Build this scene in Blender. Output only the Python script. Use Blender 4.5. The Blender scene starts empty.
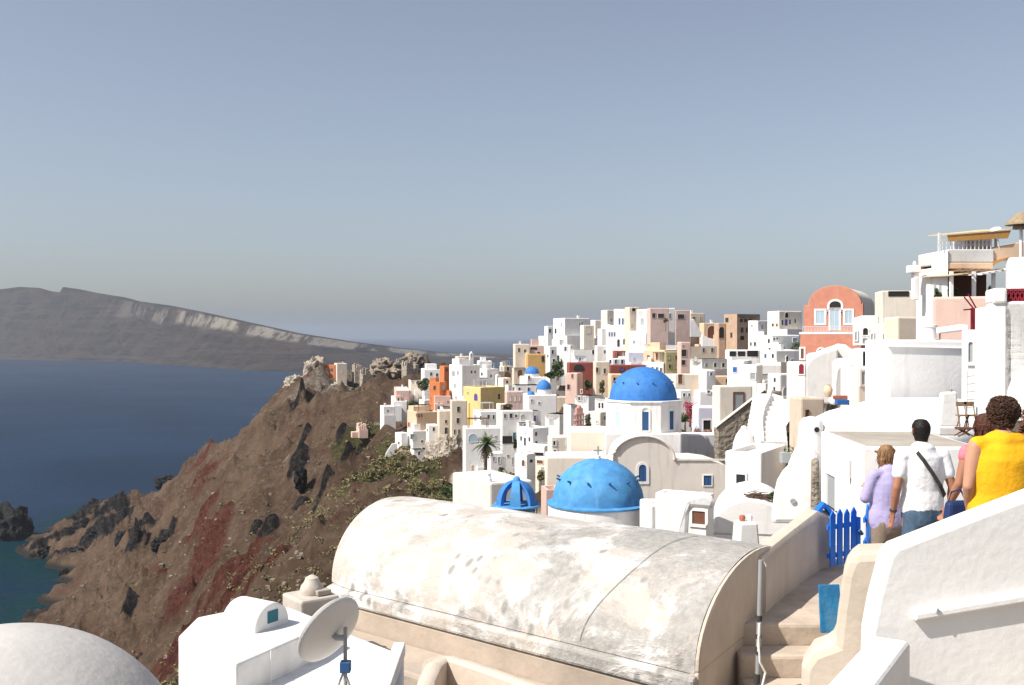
import bpy, bmesh, math, random
import numpy as np
from mathutils import Vector, Matrix, noise
random.seed(7)
F = 1000.0; CX = 512.0; CY = 342.5; HOR = 335.0
PIT = (CY - HOR) / F
SEA = -100.0
COL = bpy.context.scene.collection

def ray(px, py):
    u = (px - CX) / F; v = (CY - py) / F
    c, s = math.cos(PIT), math.sin(PIT)
    y = c + v * s; z = -s + v * c
    return Vector((u / y, 1.0, z / y))
def P(px, py, d):
    return ray(px, py) * d

# ------------------------------------------------------------------ materials
MATS = {}
def nd(nt, t, **k):
    n = nt.nodes.new(t)
    for a, b in k.items():
        setattr(n, a, b)
    return n
def mat(name, base, var=.12, scale=.8, rough=.88, bump=.25, bscale=9, streak=.0, stain=None, spec=.25, obj_var=.0, bdist=.03):
    if name in MATS: return MATS[name]
    m = bpy.data.materials.new(name); m.use_nodes = True
    nt = m.node_tree; b = nt.nodes['Principled BSDF']
    b.inputs['Roughness'].default_value = rough
    b.inputs['Specular IOR Level'].default_value = spec
    geo = nd(nt, 'ShaderNodeNewGeometry')
    n1 = nd(nt, 'ShaderNodeTexNoise'); n1.inputs['Scale'].default_value = scale; n1.inputs['Detail'].default_value = 6; n1.inputs['Roughness'].default_value = .65
    nt.links.new(geo.outputs['Position'], n1.inputs['Vector'])
    r = nd(nt, 'ShaderNodeValToRGB')
    r.color_ramp.elements[0].position = .3; r.color_ramp.elements[1].position = .7
    lo = [max(0, c * (1 - var)) for c in base]; hi = [min(.92, c * (1 + var * .6)) for c in base]
    r.color_ramp.elements[0].color = (*lo, 1); r.color_ramp.elements[1].color = (*hi, 1)
    nt.links.new(n1.outputs['Fac'], r.inputs['Fac'])
    out = r.outputs['Color']
    if streak > 0:
        mp = nd(nt, 'ShaderNodeMapping'); mp.inputs['Scale'].default_value = (2.2, 2.2, .3)
        nt.links.new(geo.outputs['Position'], mp.inputs['Vector'])
        n2 = nd(nt, 'ShaderNodeTexNoise'); n2.inputs['Scale'].default_value = 1.3; n2.inputs['Detail'].default_value = 5
        nt.links.new(mp.outputs['Vector'], n2.inputs['Vector'])
        r2 = nd(nt, 'ShaderNodeMapRange'); r2.inputs['From Min'].default_value = .55; r2.inputs['From Max'].default_value = .8; r2.inputs['To Max'].default_value = streak
        nt.links.new(n2.outputs['Fac'], r2.inputs['Value'])
        mx = nd(nt, 'ShaderNodeMix', data_type='RGBA')
        st = stain or [c * .62 for c in base]
        mx.inputs['B'].default_value = (*st, 1)
        nt.links.new(r2.outputs['Result'], mx.inputs['Factor']); nt.links.new(out, mx.inputs['A'])
        out = mx.outputs['Result']
    if obj_var > 0:
        oi = nd(nt, 'ShaderNodeObjectInfo')
        hs = nd(nt, 'ShaderNodeHueSaturation')
        mr = nd(nt, 'ShaderNodeMapRange'); mr.inputs['To Min'].default_value = 1 - obj_var; mr.inputs['To Max'].default_value = 1 + obj_var * .5
        nt.links.new(oi.outputs['Random'], mr.inputs['Value']); nt.links.new(mr.outputs['Result'], hs.inputs['Value'])
        nt.links.new(out, hs.inputs['Color']); out = hs.outputs['Color']
    nt.links.new(out, b.inputs['Base Color'])
    if bump > 0:
        n3 = nd(nt, 'ShaderNodeTexNoise'); n3.inputs['Scale'].default_value = bscale; n3.inputs['Detail'].default_value = 5
        nt.links.new(geo.outputs['Position'], n3.inputs['Vector'])
        bp = nd(nt, 'ShaderNodeBump'); bp.inputs['Strength'].default_value = bump; bp.inputs['Distance'].default_value = bdist
        nt.links.new(n3.outputs['Fac'], bp.inputs['Height']); nt.links.new(bp.outputs['Normal'], b.inputs['Normal'])
    MATS[name] = m
    return m

PL = dict(streak=.65, obj_var=.06)
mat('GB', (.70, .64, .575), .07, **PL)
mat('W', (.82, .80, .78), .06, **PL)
mat('C', (.78, .70, .59), .08, **PL)
mat('B', (.68, .585, .475), .10, **PL)
mat('T', (.58, .48, .38), .14, **PL)
mat('P', (.66, .47, .40), .10, **PL)
mat('Q', (.60, .45, .40), .12, **PL)
mat('O', (.58, .20, .075), .14, **PL)
mat('R', (.56, .235, .16), .14, scale=1.6, streak=.45, stain=(.58, .34, .26))
mat('Y', (.72, .54, .24), .08, **PL)
mat('K', (.56, .34, .13), .10, **PL)
mat('M', (.30, .085, .065), .12, **PL)
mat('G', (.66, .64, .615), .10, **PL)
mat('L', (.66, .65, .74), .06, **PL)
mat('H', (.72, .52, .36), .08, **PL)
mat('PK', (.56, .30, .25), .12, **PL)
mat('N', (.50, .35, .25), .18, **PL)
mat('E', (.42, .44, .40), .10, **PL)
mat('V', (.36, .32, .17), .10, **PL)
mat('S', (.30, .255, .205), .45, scale=2.6, bump=.9, bscale=4, bdist=.25)
mat('SL', (.42, .36, .29), .45, scale=1.2, bump=.9, bscale=2, bdist=.5)
mat('roof', (.70, .675, .64), .14, streak=.4, obj_var=.08)
mat('roof_stone', (.40, .355, .30), .25, scale=1.2, streak=.4)
mat('glass', (.035, .04, .045), .3, rough=.25, bump=0, spec=.5)
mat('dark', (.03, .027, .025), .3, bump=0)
mat('blue', (.03, .13, .40), .12, bump=.1, rough=.6)
mat('blue_dark', (.035, .10, .24), .15, bump=.1, rough=.6)
mat('teal', (.03, .16, .20), .15, bump=.1, rough=.6)
mat('green', (.015, .12, .075), .15, bump=.1, rough=.6)
mat('purple', (.10, .07, .30), .15, bump=.1, rough=.6)
mat('shutter', (.34, .36, .36), .15, bump=.1, rough=.7)
mat('brown', (.17, .075, .045), .2, bump=.2, rough=.7)
mat('red', (.26, .02, .035), .15, bump=.1, rough=.6)
mat('lightblue', (.40, .50, .58), .1, bump=.1)
mat('dome_blue', (.045, .19, .52), .22, scale=2.5, rough=.7, bump=.35, bscale=6, streak=.5, stain=(.09, .27, .60), spec=.3)
mat('dome_pale', (.075, .27, .54), .25, scale=2.5, rough=.75, bump=.4, bscale=6, streak=.8, stain=(.16, .38, .62), spec=.3)
mat('gate_blue', (.015, .16, .62), .08, scale=3, rough=.5, bump=.15, bscale=25, spec=.35)
mat('metal', (.30, .30, .30), .2, rough=.45, bump=0, spec=.5)
mat('white_metal', (.72, .72, .70), .05, rough=.5, bump=0)
mat('cable', (.05, .048, .045), .2, bump=0)
mat('wood', (.22, .14, .085), .35, scale=5, bump=.5, bscale=18)
mat('twig', (.15, .10, .07), .5, scale=9, bump=.3)
mat('leaf', (.07, .105, .036), .6, scale=2.2, bump=0, rough=.7)
mat('leaf_dry', (.19, .168, .072), .5, scale=1.0, bump=0, rough=.8)
mat('leaf_grey', (.13, .14, .10), .4, scale=2, bump=0, rough=.8)
mat('flower', (.42, .022, .06), .4, scale=3, bump=0, rough=.7)
mat('palm', (.085, .13, .04), .4, scale=2, bump=0, rough=.6)
mat('palm_dead', (.13, .085, .05), .4, scale=2, bump=0)
mat('bark', (.14, .10, .07), .4, scale=5, bump=.8, bscale=12)
mat('awning', (.62, .46, .27), .12, bump=.1)
mat('awning_dark', (.46, .24, .07), .12, bump=.1)
mat('thatch', (.33, .25, .16), .35, scale=6, bump=.8, bscale=14)
mat('terracotta', (.42, .15, .09), .2, scale=6)
mat('tanwall', (.57, .485, .395), .12, scale=1.4, streak=.55, stain=(.46, .375, .295), bump=.45, bscale=6)
mat('parapet', (.80, .78, .75), .06, scale=2.5, streak=.22, bump=.35, bscale=16, bdist=.012)
mat('whiteblock', (.78, .765, .74), .12, scale=2.2, streak=.45, stain=(.60, .56, .51), bump=.4, bscale=14, bdist=.015)
mat('pathstone', (.42, .37, .31), .22, scale=1.6, bump=.5, bscale=6)
mat('step', (.52, .43, .34), .22, scale=1.8, streak=.4, bump=.5, bscale=6)
mat('lava', (.017, .016, .016), .6, scale=.25, bump=1, bscale=.8, bdist=.8)
mat('rock', (.27, .215, .165), .45, scale=.25, bump=1, bscale=.7, bdist=.8)

# ------------------------------------------------------------------ mesh builder
class MB:
    def __init__(s): s.v = []; s.f = []
    def add(s, vs, fs):
        o = len(s.v); s.v += [tuple(v) for v in vs]; s.f += [tuple(i + o for i in f) for f in fs]; return s
    def box(s, x0, x1, y0, y1, z0, z1):
        return s.add([(x0, y0, z0), (x1, y0, z0), (x1, y1, z0), (x0, y1, z0), (x0, y0, z1), (x1, y0, z1), (x1, y1, z1), (x0, y1, z1)],
                     [(0, 3, 2, 1), (4, 5, 6, 7), (0, 1, 5, 4), (1, 2, 6, 5), (2, 3, 7, 6), (3, 0, 4, 7)])
    def hexa(s, bot, top):
        n = len(bot)
        return s.add(list(bot) + list(top), [tuple(range(n))[::-1], tuple(range(n, 2 * n))] + [(i, (i + 1) % n, (i + 1) % n + n, i + n) for i in range(n)])
    def prism(s, pts, z0, z1):
        return s.hexa([(p[0], p[1], z0) for p in pts], [(p[0], p[1], z1) for p in pts])
    def extrude(s, pts, vec):
        v = Vector(vec)
        return s.hexa([Vector(p) for p in pts], [Vector(p) + v for p in pts])
    def tube(s, pts, r, n=6, cap=True):
        pts = [Vector(p) for p in pts]
        rs = r if isinstance(r, (list, tuple)) else [r] * len(pts)
        rings = []
        for i, p in enumerate(pts):
            t = (pts[min(i + 1, len(pts) - 1)] - pts[max(i - 1, 0)]).normalized()
            a = Vector((0, 0, 1)) if abs(t.z) < .9 else Vector((1, 0, 0))
            x = t.cross(a).normalized(); y = t.cross(x)
            rings.append([p + (x * math.cos(2 * math.pi * k / n) + y * math.sin(2 * math.pi * k / n)) * rs[i] for k in range(n)])
        vs = [v for rg in rings for v in rg]; fs = []
        for i in range(len(pts) - 1):
            for k in range(n):
                fs.append((i * n + k, i * n + (k + 1) % n, (i + 1) * n + (k + 1) % n, (i + 1) * n + k))
        if cap:
            fs.append(tuple(range(n))[::-1]); fs.append(tuple(range((len(pts) - 1) * n, len(pts) * n)))
        return s.add(vs, fs)
    def lathe(s, prof, n=24, c=(0, 0, 0), sx=1, sy=1, rot=0):
        # prof: (r,z) from bottom to top
        vs = []; fs = []
        for (r, z) in prof:
            for k in range(n):
                a = 2 * math.pi * k / n + rot
                vs.append((c[0] + r * sx * math.cos(a), c[1] + r * sy * math.sin(a), c[2] + z))
        for i in range(len(prof) - 1):
            for k in range(n):
                fs.append((i * n + k, i * n + (k + 1) % n, (i + 1) * n + (k + 1) % n, (i + 1) * n + k))
        fs.append(tuple(range(n))[::-1]); fs.append(tuple(range((len(prof) - 1) * n, len(prof) * n)))
        return s.add(vs, fs)
    def build(s, name, m, parent=None, loc=(0, 0, 0), rz=0, smooth=False, bevel=0, seg=2, angle=40, recalc=True):
        me = bpy.data.meshes.new(name)
        me.from_pydata(s.v, [], s.f)
        if recalc:
            bm = bmesh.new(); bm.from_mesh(me); bmesh.ops.recalc_face_normals(bm, faces=bm.faces); bm.to_mesh(me); bm.free()
        if isinstance(m, str): m = MATS[m]
        if m: me.materials.append(m)
        o = bpy.data.objects.new(name, me); COL.objects.link(o)
        o.location = loc; o.rotation_euler = (0, 0, rz)
        if parent: o.parent = parent
        if smooth:
            me.polygons.foreach_set('use_smooth', [True] * len(me.polygons))
            try:
                me.set_sharp_from_angle(angle=math.radians(angle))
            except Exception: pass
        if bevel:
            b = o.modifiers.new('bevel', 'BEVEL'); b.width = bevel; b.segments = seg; b.limit_method = 'ANGLE'; b.angle_limit = math.radians(35)
        return o

def tag(o, label, cat, group=None, kind=None):
    if label: o['label'] = label
    if cat: o['category'] = cat
    if group: o['group'] = group
    if kind: o['kind'] = kind
    return o
def empty(name, loc, rz=0):
    o = bpy.data.objects.new(name, None); COL.objects.link(o)
    o.location = loc; o.rotation_euler = (0, 0, rz); o.empty_display_size = .3
    return o
def thing(name, label, cat, loc, rz=0, group=None):
    return tag(empty(name, loc, rz), label, cat, group)

# ------------------------------------------------------------------ depth of the village as a smooth field over the hillside
ANCH = [(540, 350, 265), (600, 350, 232), (690, 340, 210), (750, 340, 178), (800, 335, 150), (860, 345, 95), (900, 330, 75), (940, 312, 60),
        (450, 400, 232), (410, 388, 290), (400, 402, 275), (360, 430, 262), (470, 368, 262), (500, 385, 240), (545, 382, 205), (630, 374, 150), (590, 398, 130), (700, 385, 118), (760, 386, 100), (640, 352, 190),
        (440, 448, 190), (400, 455, 205), (470, 484, 150), (500, 468, 140), (540, 450, 112), (590, 428, 95), (570, 465, 82), (520, 480, 100), (700, 436, 78), (760, 460, 56), (730, 420, 72),
        (800, 400, 62), (840, 402, 50), (870, 392, 44), (790, 366, 105), (770, 350, 130), (530, 412, 160), (560, 436, 120), (520, 436, 140), (610, 385, 132), (680, 374, 140), (660, 360, 170)]
def field(px, py):
    sw = 0; s = 0
    for (a, b, d) in ANCH:
        w = 1 / ((a - px) ** 2 + (1.6 * (b - py)) ** 2 + 6) ** 1.5
        sw += w; s += w * math.log(d)
    return math.exp(s / sw)

HOUSES = []
GROUND = []      # points the hillside passes through, gathered from what stands on it

WK = {'d': 'glass', 'b': 'blue', 'n': 'blue_dark', 't': 'teal', 'g': 'green', 'p': 'purple', 's': 'shutter', 'w': 'brown', 'k': 'dark', 'r': 'red', 'l': 'lightblue', 'm': 'M', 'c': 'C', 'y': 'W'}
def outline(u0, u1, z0, z1, arch):
    if not arch: return [(u0, z0), (u1, z0), (u1, z1), (u0, z1)]
    r = (u1 - u0) / 2; c = (u0 + u1) / 2; rz = min(r, (z1 - z0) * .6); zs = z1 - rz
    return [(u0, z0), (u1, z0)] + [(c + r * math.cos(t), zs + rz * math.sin(t)) for t in [math.pi * i / 8 for i in range(9)]]
class Face:
    """a wall plane of a thing: point, yaw; maps pixels of the survey to metres on the wall"""
    def __init__(s, C, yaw, which):
        R = Vector((math.cos(yaw), math.sin(yaw), 0)); L = Vector((-math.sin(yaw), math.cos(yaw), 0))
        s.C = C; s.which = which
        s.u = R if which == 'R' else L
        s.n = L if which == 'R' else R
    def at(s, px, py):
        r = ray(px, py); t = s.C.dot(s.n) / r.dot(s.n)
        p = r * t - s.C
        return p.dot(s.u), p.z
    def loc(s, u, o, z):
        return (u, -o, z) if s.which == 'R' else (-o, u, z)
def opening(root, face, px, py, w, h, k, fr='W', frame=.09, proud=.05, near=False):
    arch = 'a' in k; door = 'D' in k; nofr = 'f' in k
    km = [c for c in k if c in WK and c != 'a']
    m = WK[km[0]] if km else 'glass'
    if 'S' in k: fr = 'brown'
    if 'H' in k: fr = 'H'
    u0, z0 = face.at(px - w / 2, py + h / 2); u1, z1 = face.at(px + w / 2, py - h / 2)
    if u0 > u1: u0, u1 = u1, u0
    nm = 'door' if door else 'window'
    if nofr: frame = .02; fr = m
    g = frame
    outer = outline(u0 - g, u1 + g, z0 - (0 if door else g), z1 + g, arch); inner = outline(u0, u1, z0, z1, arch)
    n = len(outer); mb = MB()
    vs = [face.loc(u, proud, z) for u, z in outer] + [face.loc(u, proud, z) for u, z in inner] + \
         [face.loc(u, -.02, z) for u, z in outer] + [face.loc(u, -.02, z) for u, z in inner]
    fs = []
    for i in range(n):
        j = (i + 1) % n
        fs += [(i, j, j + n, i + n), (i, j, j + 2 * n, i + 2 * n), (i + n, j + n, j + 3 * n, i + 3 * n)]
    mb.add(vs, fs)
    fo = mb.build(nm, fr, root)
    pm = MB().hexa([face.loc(u, -.06, z) for u, z in inner], [face.loc(u, .012, z) for u, z in inner])
    po = pm.build('leaf_panel' if door else 'pane', m, fo)
    if near:
        bars = MB(); uc = (u0 + u1) / 2
        a = face.loc(uc - .02, .03, z0); b2 = face.loc(uc + .02, .012, z1 - .03)
        bars.box(min(a[0], b2[0]), max(a[0], b2[0]), min(a[1], b2[1]), max(a[1], b2[1]), z0, z1 - .03)
        bars.build('glazing_bar', 'white_metal' if m in ('glass', 'lightblue') else m, fo)
    return fo

NAMES = {'W': 'white_house', 'C': 'cream_house', 'B': 'beige_house', 'T': 'tan_house', 'P': 'pink_house', 'Q': 'dusky_pink_house', 'O': 'orange_house', 'R': 'red_house', 'Y': 'yellow_house',
         'K': 'ochre_house', 'M': 'maroon_house', 'G': 'grey_house', 'L': 'lavender_house', 'H': 'peach_house', 'N': 'brown_house', 'S': 'stone_house', 'SL': 'stone_ruin', 'E': 'grey_green_house', 'V': 'olive_house'}

def solve(C, dr, px):
    k = (px - CX) / F / math.cos(0)
    den = dr[0] - k * dr[1]
    return (k * C.y - C.x) / den if abs(den) > 1e-6 else 1e9

def frame_of(pl, pc, pr, yb, d, yaw, dl, wr):
    lp = max(pc - pl, 0); rp = max(pr - pc, 0)
    if yaw is None:
        yaw = math.degrees(math.atan2(lp, max(rp, .01)))
        yaw = max(8, min(74, yaw))
    y = math.radians(yaw)
    C = P(pc, yb, d)
    R = (math.cos(y), math.sin(y)); L = (-math.sin(y), math.cos(y))
    w2 = wr if wr else solve(C, R, pr)
    w1 = dl if dl else solve(C, L, pl)
    mn = max(1.6, .012 * d)
    if w2 < .3 or w2 > 40: w2 = mn
    if w1 < .3 or w1 > 40: w1 = mn
    w2 = max(w2, mn * .5); w1 = max(w1, mn)
    return C, y, w1, w2

def vault_prof(w, rise, z, n=12, inset=0):
    return [(w / 2 - (w / 2 - inset) * math.cos(math.pi * i / n), z + (rise - inset) * math.sin(math.pi * i / n)) for i in range(n + 1)]

def H(label, pl, pc, pr, yt, yb, c='W', win='', roof='flat', yv=None, d=None, yaw=None, name=None, cat='house', dl=None, wr=None, found=7, group=None, rc='roof', fr='W', ground=True, bevel=None, rim=True):
    d = d or field(pc, yb)
    C, y, w1, w2 = frame_of(pl, pc, pr, yb, d, yaw, dl, wr)
    zt = P(pc, yt, d).z - C.z
    name = name or NAMES[c]
    if found == 7 and d > 180: found = 4.6
    root = thing(name, label, cat, C, y, group)
    bv = bevel if bevel is not None else (.10 if d < 90 else .14)
    j = lambda: random.uniform(-.03, .03) * min(1, d / 60)
    if roof == 'flat':
        t = min(.28, w2 / 5, w1 / 5); rec = .28 if rim else .02
        o = [(0, 0), (w2, 0), (w2, w1), (0, w1)]; i_ = [(t, t), (w2 - t, t), (w2 - t, w1 - t), (t, w1 - t)]
        zj = [zt + j() for _ in o]
        vs = [(a, b, -found) for a, b in o] + [(a, b, zj[k]) for k, (a, b) in enumerate(o)] + [(a, b, zj[k] - .004) for k, (a, b) in enumerate(i_)] + [(a, b, zt - rec - .15) for a, b in i_]
        fs = []
        for k in range(4):
            l = (k + 1) % 4
            fs += [(k, l, l + 4, k + 4), (k + 4, l + 4, l + 8, k + 8), (k + 8, l + 8, l + 12, k + 12)]
        fs.append((0, 3, 2, 1))
        MB().add(vs, fs).build('wall', c, root, bevel=bv if w2 > 1 and w1 > 1 else 0)
        MB().box(t - .05, w2 - t + .05, t - .05, w1 - t + .05, zt - rec - .12, zt - rec).build('roof', rc, root)
    elif roof in ('vL', 'vR'):
        rise = P(pc, yt, d).z - P(pc, yv, d).z
        span, ln = (w1, w2) if roof == 'vL' else (w2, w1)
        rise = min(rise, span * .75)
        wl = MB().box(0, w2, 0, w1, -found, zt)
        pr_ = vault_prof(span, rise, zt)
        mp = (lambda s, a, z: (a, s, z)) if roof == 'vL' else (lambda s, a, z: (s, a, z))
        for a0, a1 in ((0, .22), (ln - .22, ln)):
            wl.hexa([mp(s, a0, z - .01) for s, z in pr_], [mp(s, a1, z - .01) for s, z in pr_])
        wl.build('wall', c, root)
        pi_ = vault_prof(span - .04, rise - .05, zt + .0)
        MB().hexa([mp(s + .02, .1, z) for s, z in pi_], [mp(s + .02, ln - .1, z) for s, z in pi_]).build('roof', rc, root, smooth=True)
    elif roof == 'open':     # roofless ruin with broken wall tops
        t = .5
        mb = MB()
        for (x0, x1, y0, y1) in ((0, w2, 0, t), (0, w2, w1 - t, w1), (0, t, t, w1 - t), (w2 - t, w2, t, w1 - t)):
            n = 4
            for q in range(n):
                a, b = q / n, (q + 1) / n
                h = zt * random.uniform(.45, 1.05)
                if x1 - x0 > y1 - y0: mb.box(x0 + (x1 - x0) * a, x0 + (x1 - x0) * b - .02, y0, y1, -found, h)
                else: mb.box(x0, x1, y0 + (y1 - y0) * a, y0 + (y1 - y0) * b - .02, -found, h)
        mb.build('wall', c, root, bevel=.2)
    faces = {'R': Face(C, y, 'R'), 'L': Face(C, y, 'L')}
    hpx = yb - yt
    if win.strip() != '-' and d > 58 and roof in ('flat', 'vL') and hpx > 6 and ground and c not in 'ES' and cat == 'house':
        ws = []
        for fk, a, b in (('L', pl, pc), ('R', pc, pr)):
            if b - a < (4 if not win.strip() else 7) or any(q_.strip()[:1] == fk for q_ in win.split(';')): continue
            nw = max(1, min(3, int((b - a) / 6)))
            for q in range(nw):
                if random.random() < .2: continue
                for fl in range(1 if hpx < 16 else 2):
                    ws.append(f"{fk}{a + (b - a) * (q + .5) / nw + random.uniform(-.8, .8):.1f},{yt + min(hpx * .38, 6) + fl * 9:.1f},{max(1.1, min(2.2, .85 / d * F)):.2f},{max(1.8, min(4, 1.25 / d * F)):.2f},{random.choice('ddsdn')}")
        win = win + ';' + ';'.join(ws)
    if ground and d > 85 and c in 'WCGPHBLOY' and w2 > 2.6 and w1 > 2 and roof == 'flat' and zt > 2.2 and cat == 'house':
        if random.random() < .5:
            aw = w2 * random.uniform(.3, .5); a0 = random.choice((0, w2 - aw)); ah = zt * random.uniform(.35, .62); ap = random.uniform(.9, 1.8)
            an = MB().box(a0, a0 + aw, -ap, -.002, -found, ah)
            if random.random() < .4:
                an.hexa([(a0 + q_, -ap, ah + z_ - .01) for q_, z_ in vault_prof(aw, aw * .4, 0)], [(a0 + q_, -.002, ah + z_ - .01) for q_, z_ in vault_prof(aw, aw * .4, 0)])
            an.build('annex', random.choice('WWC') if c in 'WGCL' else c, root)
            MB().box(a0 + aw * .35, a0 + aw * .62, -ap - .03, -ap + .02, max(0, ah - 2.2), ah - .5).build('door', random.choice(('blue_dark', 'brown', 'shutter', 'glass')), root)
        if random.random() < .35 and yt > 336:
            b0 = random.uniform(0, .3) * w2; MB().box(b0, b0 + w2 * random.uniform(.35, .6), w1 * .45, w1 - .02, zt - .3, zt + random.uniform(.7, 1.5)).build('upper_room', c, root)
        if random.random() < .25 and yt > 336:
            pg_ = MB(); x0, x1, y0, y1 = w2 * .1, w2 * .6, .15, w1 * .5
            for qx in (x0, x1):
                for qy in (y0, y1): pg_.box(qx, qx + .09, qy, qy + .09, zt - .3, zt + 1.3)
            for i_ in range(7): pg_.box(x0 - .1, x1 + .2, y0 + (y1 - y0) * i_ / 6, y0 + (y1 - y0) * i_ / 6 + .1, zt + 1.3, zt + 1.38)
            pg_.build('pergola', random.choice(('wood', 'white_metal')), root)
    if ground and d > 75 and c in 'WCGPHBL' and random.random() < .65 and w2 > 2:
        a0 = random.choice((0, 0, w2 * .3)); a1 = w2 * random.choice((.6, 1, 1)); pj = random.uniform(.8, 1.8); th = random.uniform(-.3, .5)
        tc_ = random.choice('WWWC') if c in 'WCGL' else c
        MB().box(a0, a1, -pj, -.001, -found, th).box(a0, a1, -pj, -pj + .2, th, th + .45).box(a0, a0 + .2, -pj + .2, -.001, th, th + .45).build('terrace', tc_, root)
        if random.random() < .5: MB().box(-pj, -.001, 0, w1 * random.uniform(.4, 1), -found, th - .4).build('terrace', tc_, root)
    if roof == 'flat' and rim and ground and d > 55 and w2 > 2.4 and w1 > 2.2:
        q = random.random()
        cxp, cyp = random.uniform(.6, w2 - .6), random.uniform(w1 * .5, w1 - .5)
        if q < .45:
            MB().box(cxp - .22, cxp + .22, cyp - .22, cyp + .22, zt - .3, zt + .55).box(cxp - .28, cxp + .28, cyp - .28, cyp + .28, zt + .55, zt + .66).build('chimney', 'W', root)
        elif q < .7 and w2 > 3.5 and w1 > 3.5:
            MB().box(w2 * .45, w2 * .8, w1 * .5, w1 - .35, zt - .3, zt + 1.0).build('stair_head', c, root)
        if q > .3 and w2 > 3:
            t0 = Vector((w2 * .3, w1 * .5, zt - .3)); MB().tube([t0, t0 + Vector((0, 0, 1.3))], .02, 4).tube([t0 + Vector((-.3, 0, 1.2)), t0 + Vector((.3, 0, 1.2))], .014, 4).build('aerial', 'metal', root)
    for w in [q for q in win.split(';') if q.strip() and q != '-']:
        w = w.strip(); f = faces[w[0]]
        a = w[1:].split(',')
        opening(root, f, float(a[0]), float(a[1]), float(a[2]), float(a[3]), a[4] if len(a) > 4 else 'd', fr=fr if c == 'W' or d < 100 else c, frame=.07 if d > 90 else .09)
    if ground:
        m = C + Vector((math.cos(y) * w2 / 2 - math.sin(y) * w1 / 2, math.sin(y) * w2 / 2 + math.cos(y) * w1 / 2, -.9))
        GROUND.append((m.x, m.y, m.z - 1.2 - .012 * d))
    root['d'] = d; HOUSES.append((C, y, w2, d))
    return root, C, y, w1, w2, zt, faces

def slab(name, label, cat, poly, d, yaw=0, thick=.4, c='W', bevel=.06, part=None, found=0, root=None, ground=False):
    """an upright wall whose front outline is surveyed at distance d, with a real thickness"""
    y = math.radians(yaw)
    C = P(poly[0][0], poly[0][1], d)
    f = Face(C, y, 'R')
    pts = [f.at(a, b) for a, b in poly]
    mb = MB().hexa([(u, 0, z) for u, z in pts], [(u, thick, z) for u, z in pts])
    o = mb.build(name, c, None, loc=C, rz=y, bevel=bevel)
    if root:
        o.parent = root; o.matrix_parent_inverse = root.matrix_basis.inverted()
    else: tag(o, label, cat)
    if ground: GROUND.append((C.x, C.y, min(p[1] for p in pts) + C.z - .6))
    return o

def dome_prof(r, h, n=10, z0=0):
    return [(max(r * math.cos(math.pi / 2 * i / n), .01), z0 + h * math.sin(math.pi / 2 * i / n)) for i in range(n + 1)]

def leaves(mb, c, rad, n, size, flat=.0, rnd=random):
    for _ in range(n):
        while 1:
            p = Vector((rnd.uniform(-1, 1), rnd.uniform(-1, 1), rnd.uniform(-1, 1)))
            if .25 < p.length < 1: break
        q = Vector(c) + Vector((p.x * rad[0], p.y * rad[1], p.z * rad[2]))
        a = Vector((rnd.gauss(0, 1), rnd.gauss(0, 1), rnd.gauss(0, 1))).normalized()
        b = a.orthogonal().normalized(); s = size * rnd.uniform(.6, 1.3)
        mb.add([q - a * s, q + b * s * .45, q + a * s, q - b * s * .45], [(0, 1, 2, 3)])
def crown(mb, c, rad, blobs, per, size):
    for _ in range(blobs):
        t = random.uniform(0, 2 * math.pi); e = random.uniform(-1.0, 1.0); rr = random.uniform(.2, .8) * math.sqrt(max(.1, 1 - .6 * max(e, 0)))
        q = (c[0] + rad[0] * rr * math.cos(t), c[1] + rad[1] * rr * math.sin(t), c[2] + rad[2] * e * .7)
        k = random.uniform(.28, .5)
        leaves(mb, q, (rad[0] * k, rad[1] * k, rad[2] * k), per, size)
def bush(label, px, py, d, rw, rh, m='leaf', name='bush', cat='bush', group=None, trunk=.25, blobs=16, per=70, size=None):
    """rooted at (px,py); half width rw px, height rh px"""
    B = P(px, py, d); r = rw * d / F; h = rh * d / F
    root = thing(name, label, cat, B, 0, group)
    mb = MB(); crown(mb, (0, 0, h * (.58 if name == 'tree' else .46)), (r, r, h * (.48 if name == 'tree' else .56)), blobs, per, size or max(.07, .0011 * d))
    mb.build('crown', m, root, recalc=False)
    tb = MB(); tb.tube([(0, 0, -.5), (.03, .02, h * .3), (.0, .05, h * .6)], [h * .05 + .02, h * .04 + .02, .02])
    for k in range(4):
        a = k * 1.6; tb.tube([(0, 0, h * .2), (r * .4 * math.cos(a), r * .4 * math.sin(a), h * .6)], [.03 + h * .015, .015])
    tb.build('trunk', 'bark', root)
    return root
# ================================================================== the village on the hillside
# ---- skyline, left shoulder
H('beige flat house crowning the left shoulder, in front of the far island', 455, 458, 470, 356.5, 366, 'B', d=250)
r_ = thing('bell_tower', 'slim white bell tower rising beside the beige house on the left shoulder', 'bell tower', P(471.3, 366, 248), .3)
MB().box(-.45, .45, -.45, .45, -1, 2.1).build('shaft', 'W', r_)
q_ = MB().box(-.42, -.22, -.42, .42, 2.1, 3.0).box(.22, .42, -.42, .42, 2.1, 3.0).box(-.42, .42, -.42, .42, 3.0, 3.2); q_.build('belfry', 'W', r_)
MB().lathe(dome_prof(.36, .42, 6, 3.2), 12).build('cap', 'W', r_, smooth=True)
H('orange house tower with one small window above the orange wall', 441, 444, 450, 366, 383, 'O', 'R446.5,370,1.6,2.6,df')
H('wide orange house on the lower edge of the left cluster', 429, 440, 447, 382, 397, 'O')
H('large white house with tall shaded grey side below the slim bell tower', 449, 462, 480, 365, 397, 'W', 'R471.5,372,1.4,2.6;R475,372,1.4,2.6;L453.5,373.5,3,5,s;L458,373,2,4,s;L455,386,2,4,s')
H('flat white house right of the slim bell tower', 477, 479, 492, 361, 373, 'W', 'R486,366,1.5,2.5')
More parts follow.
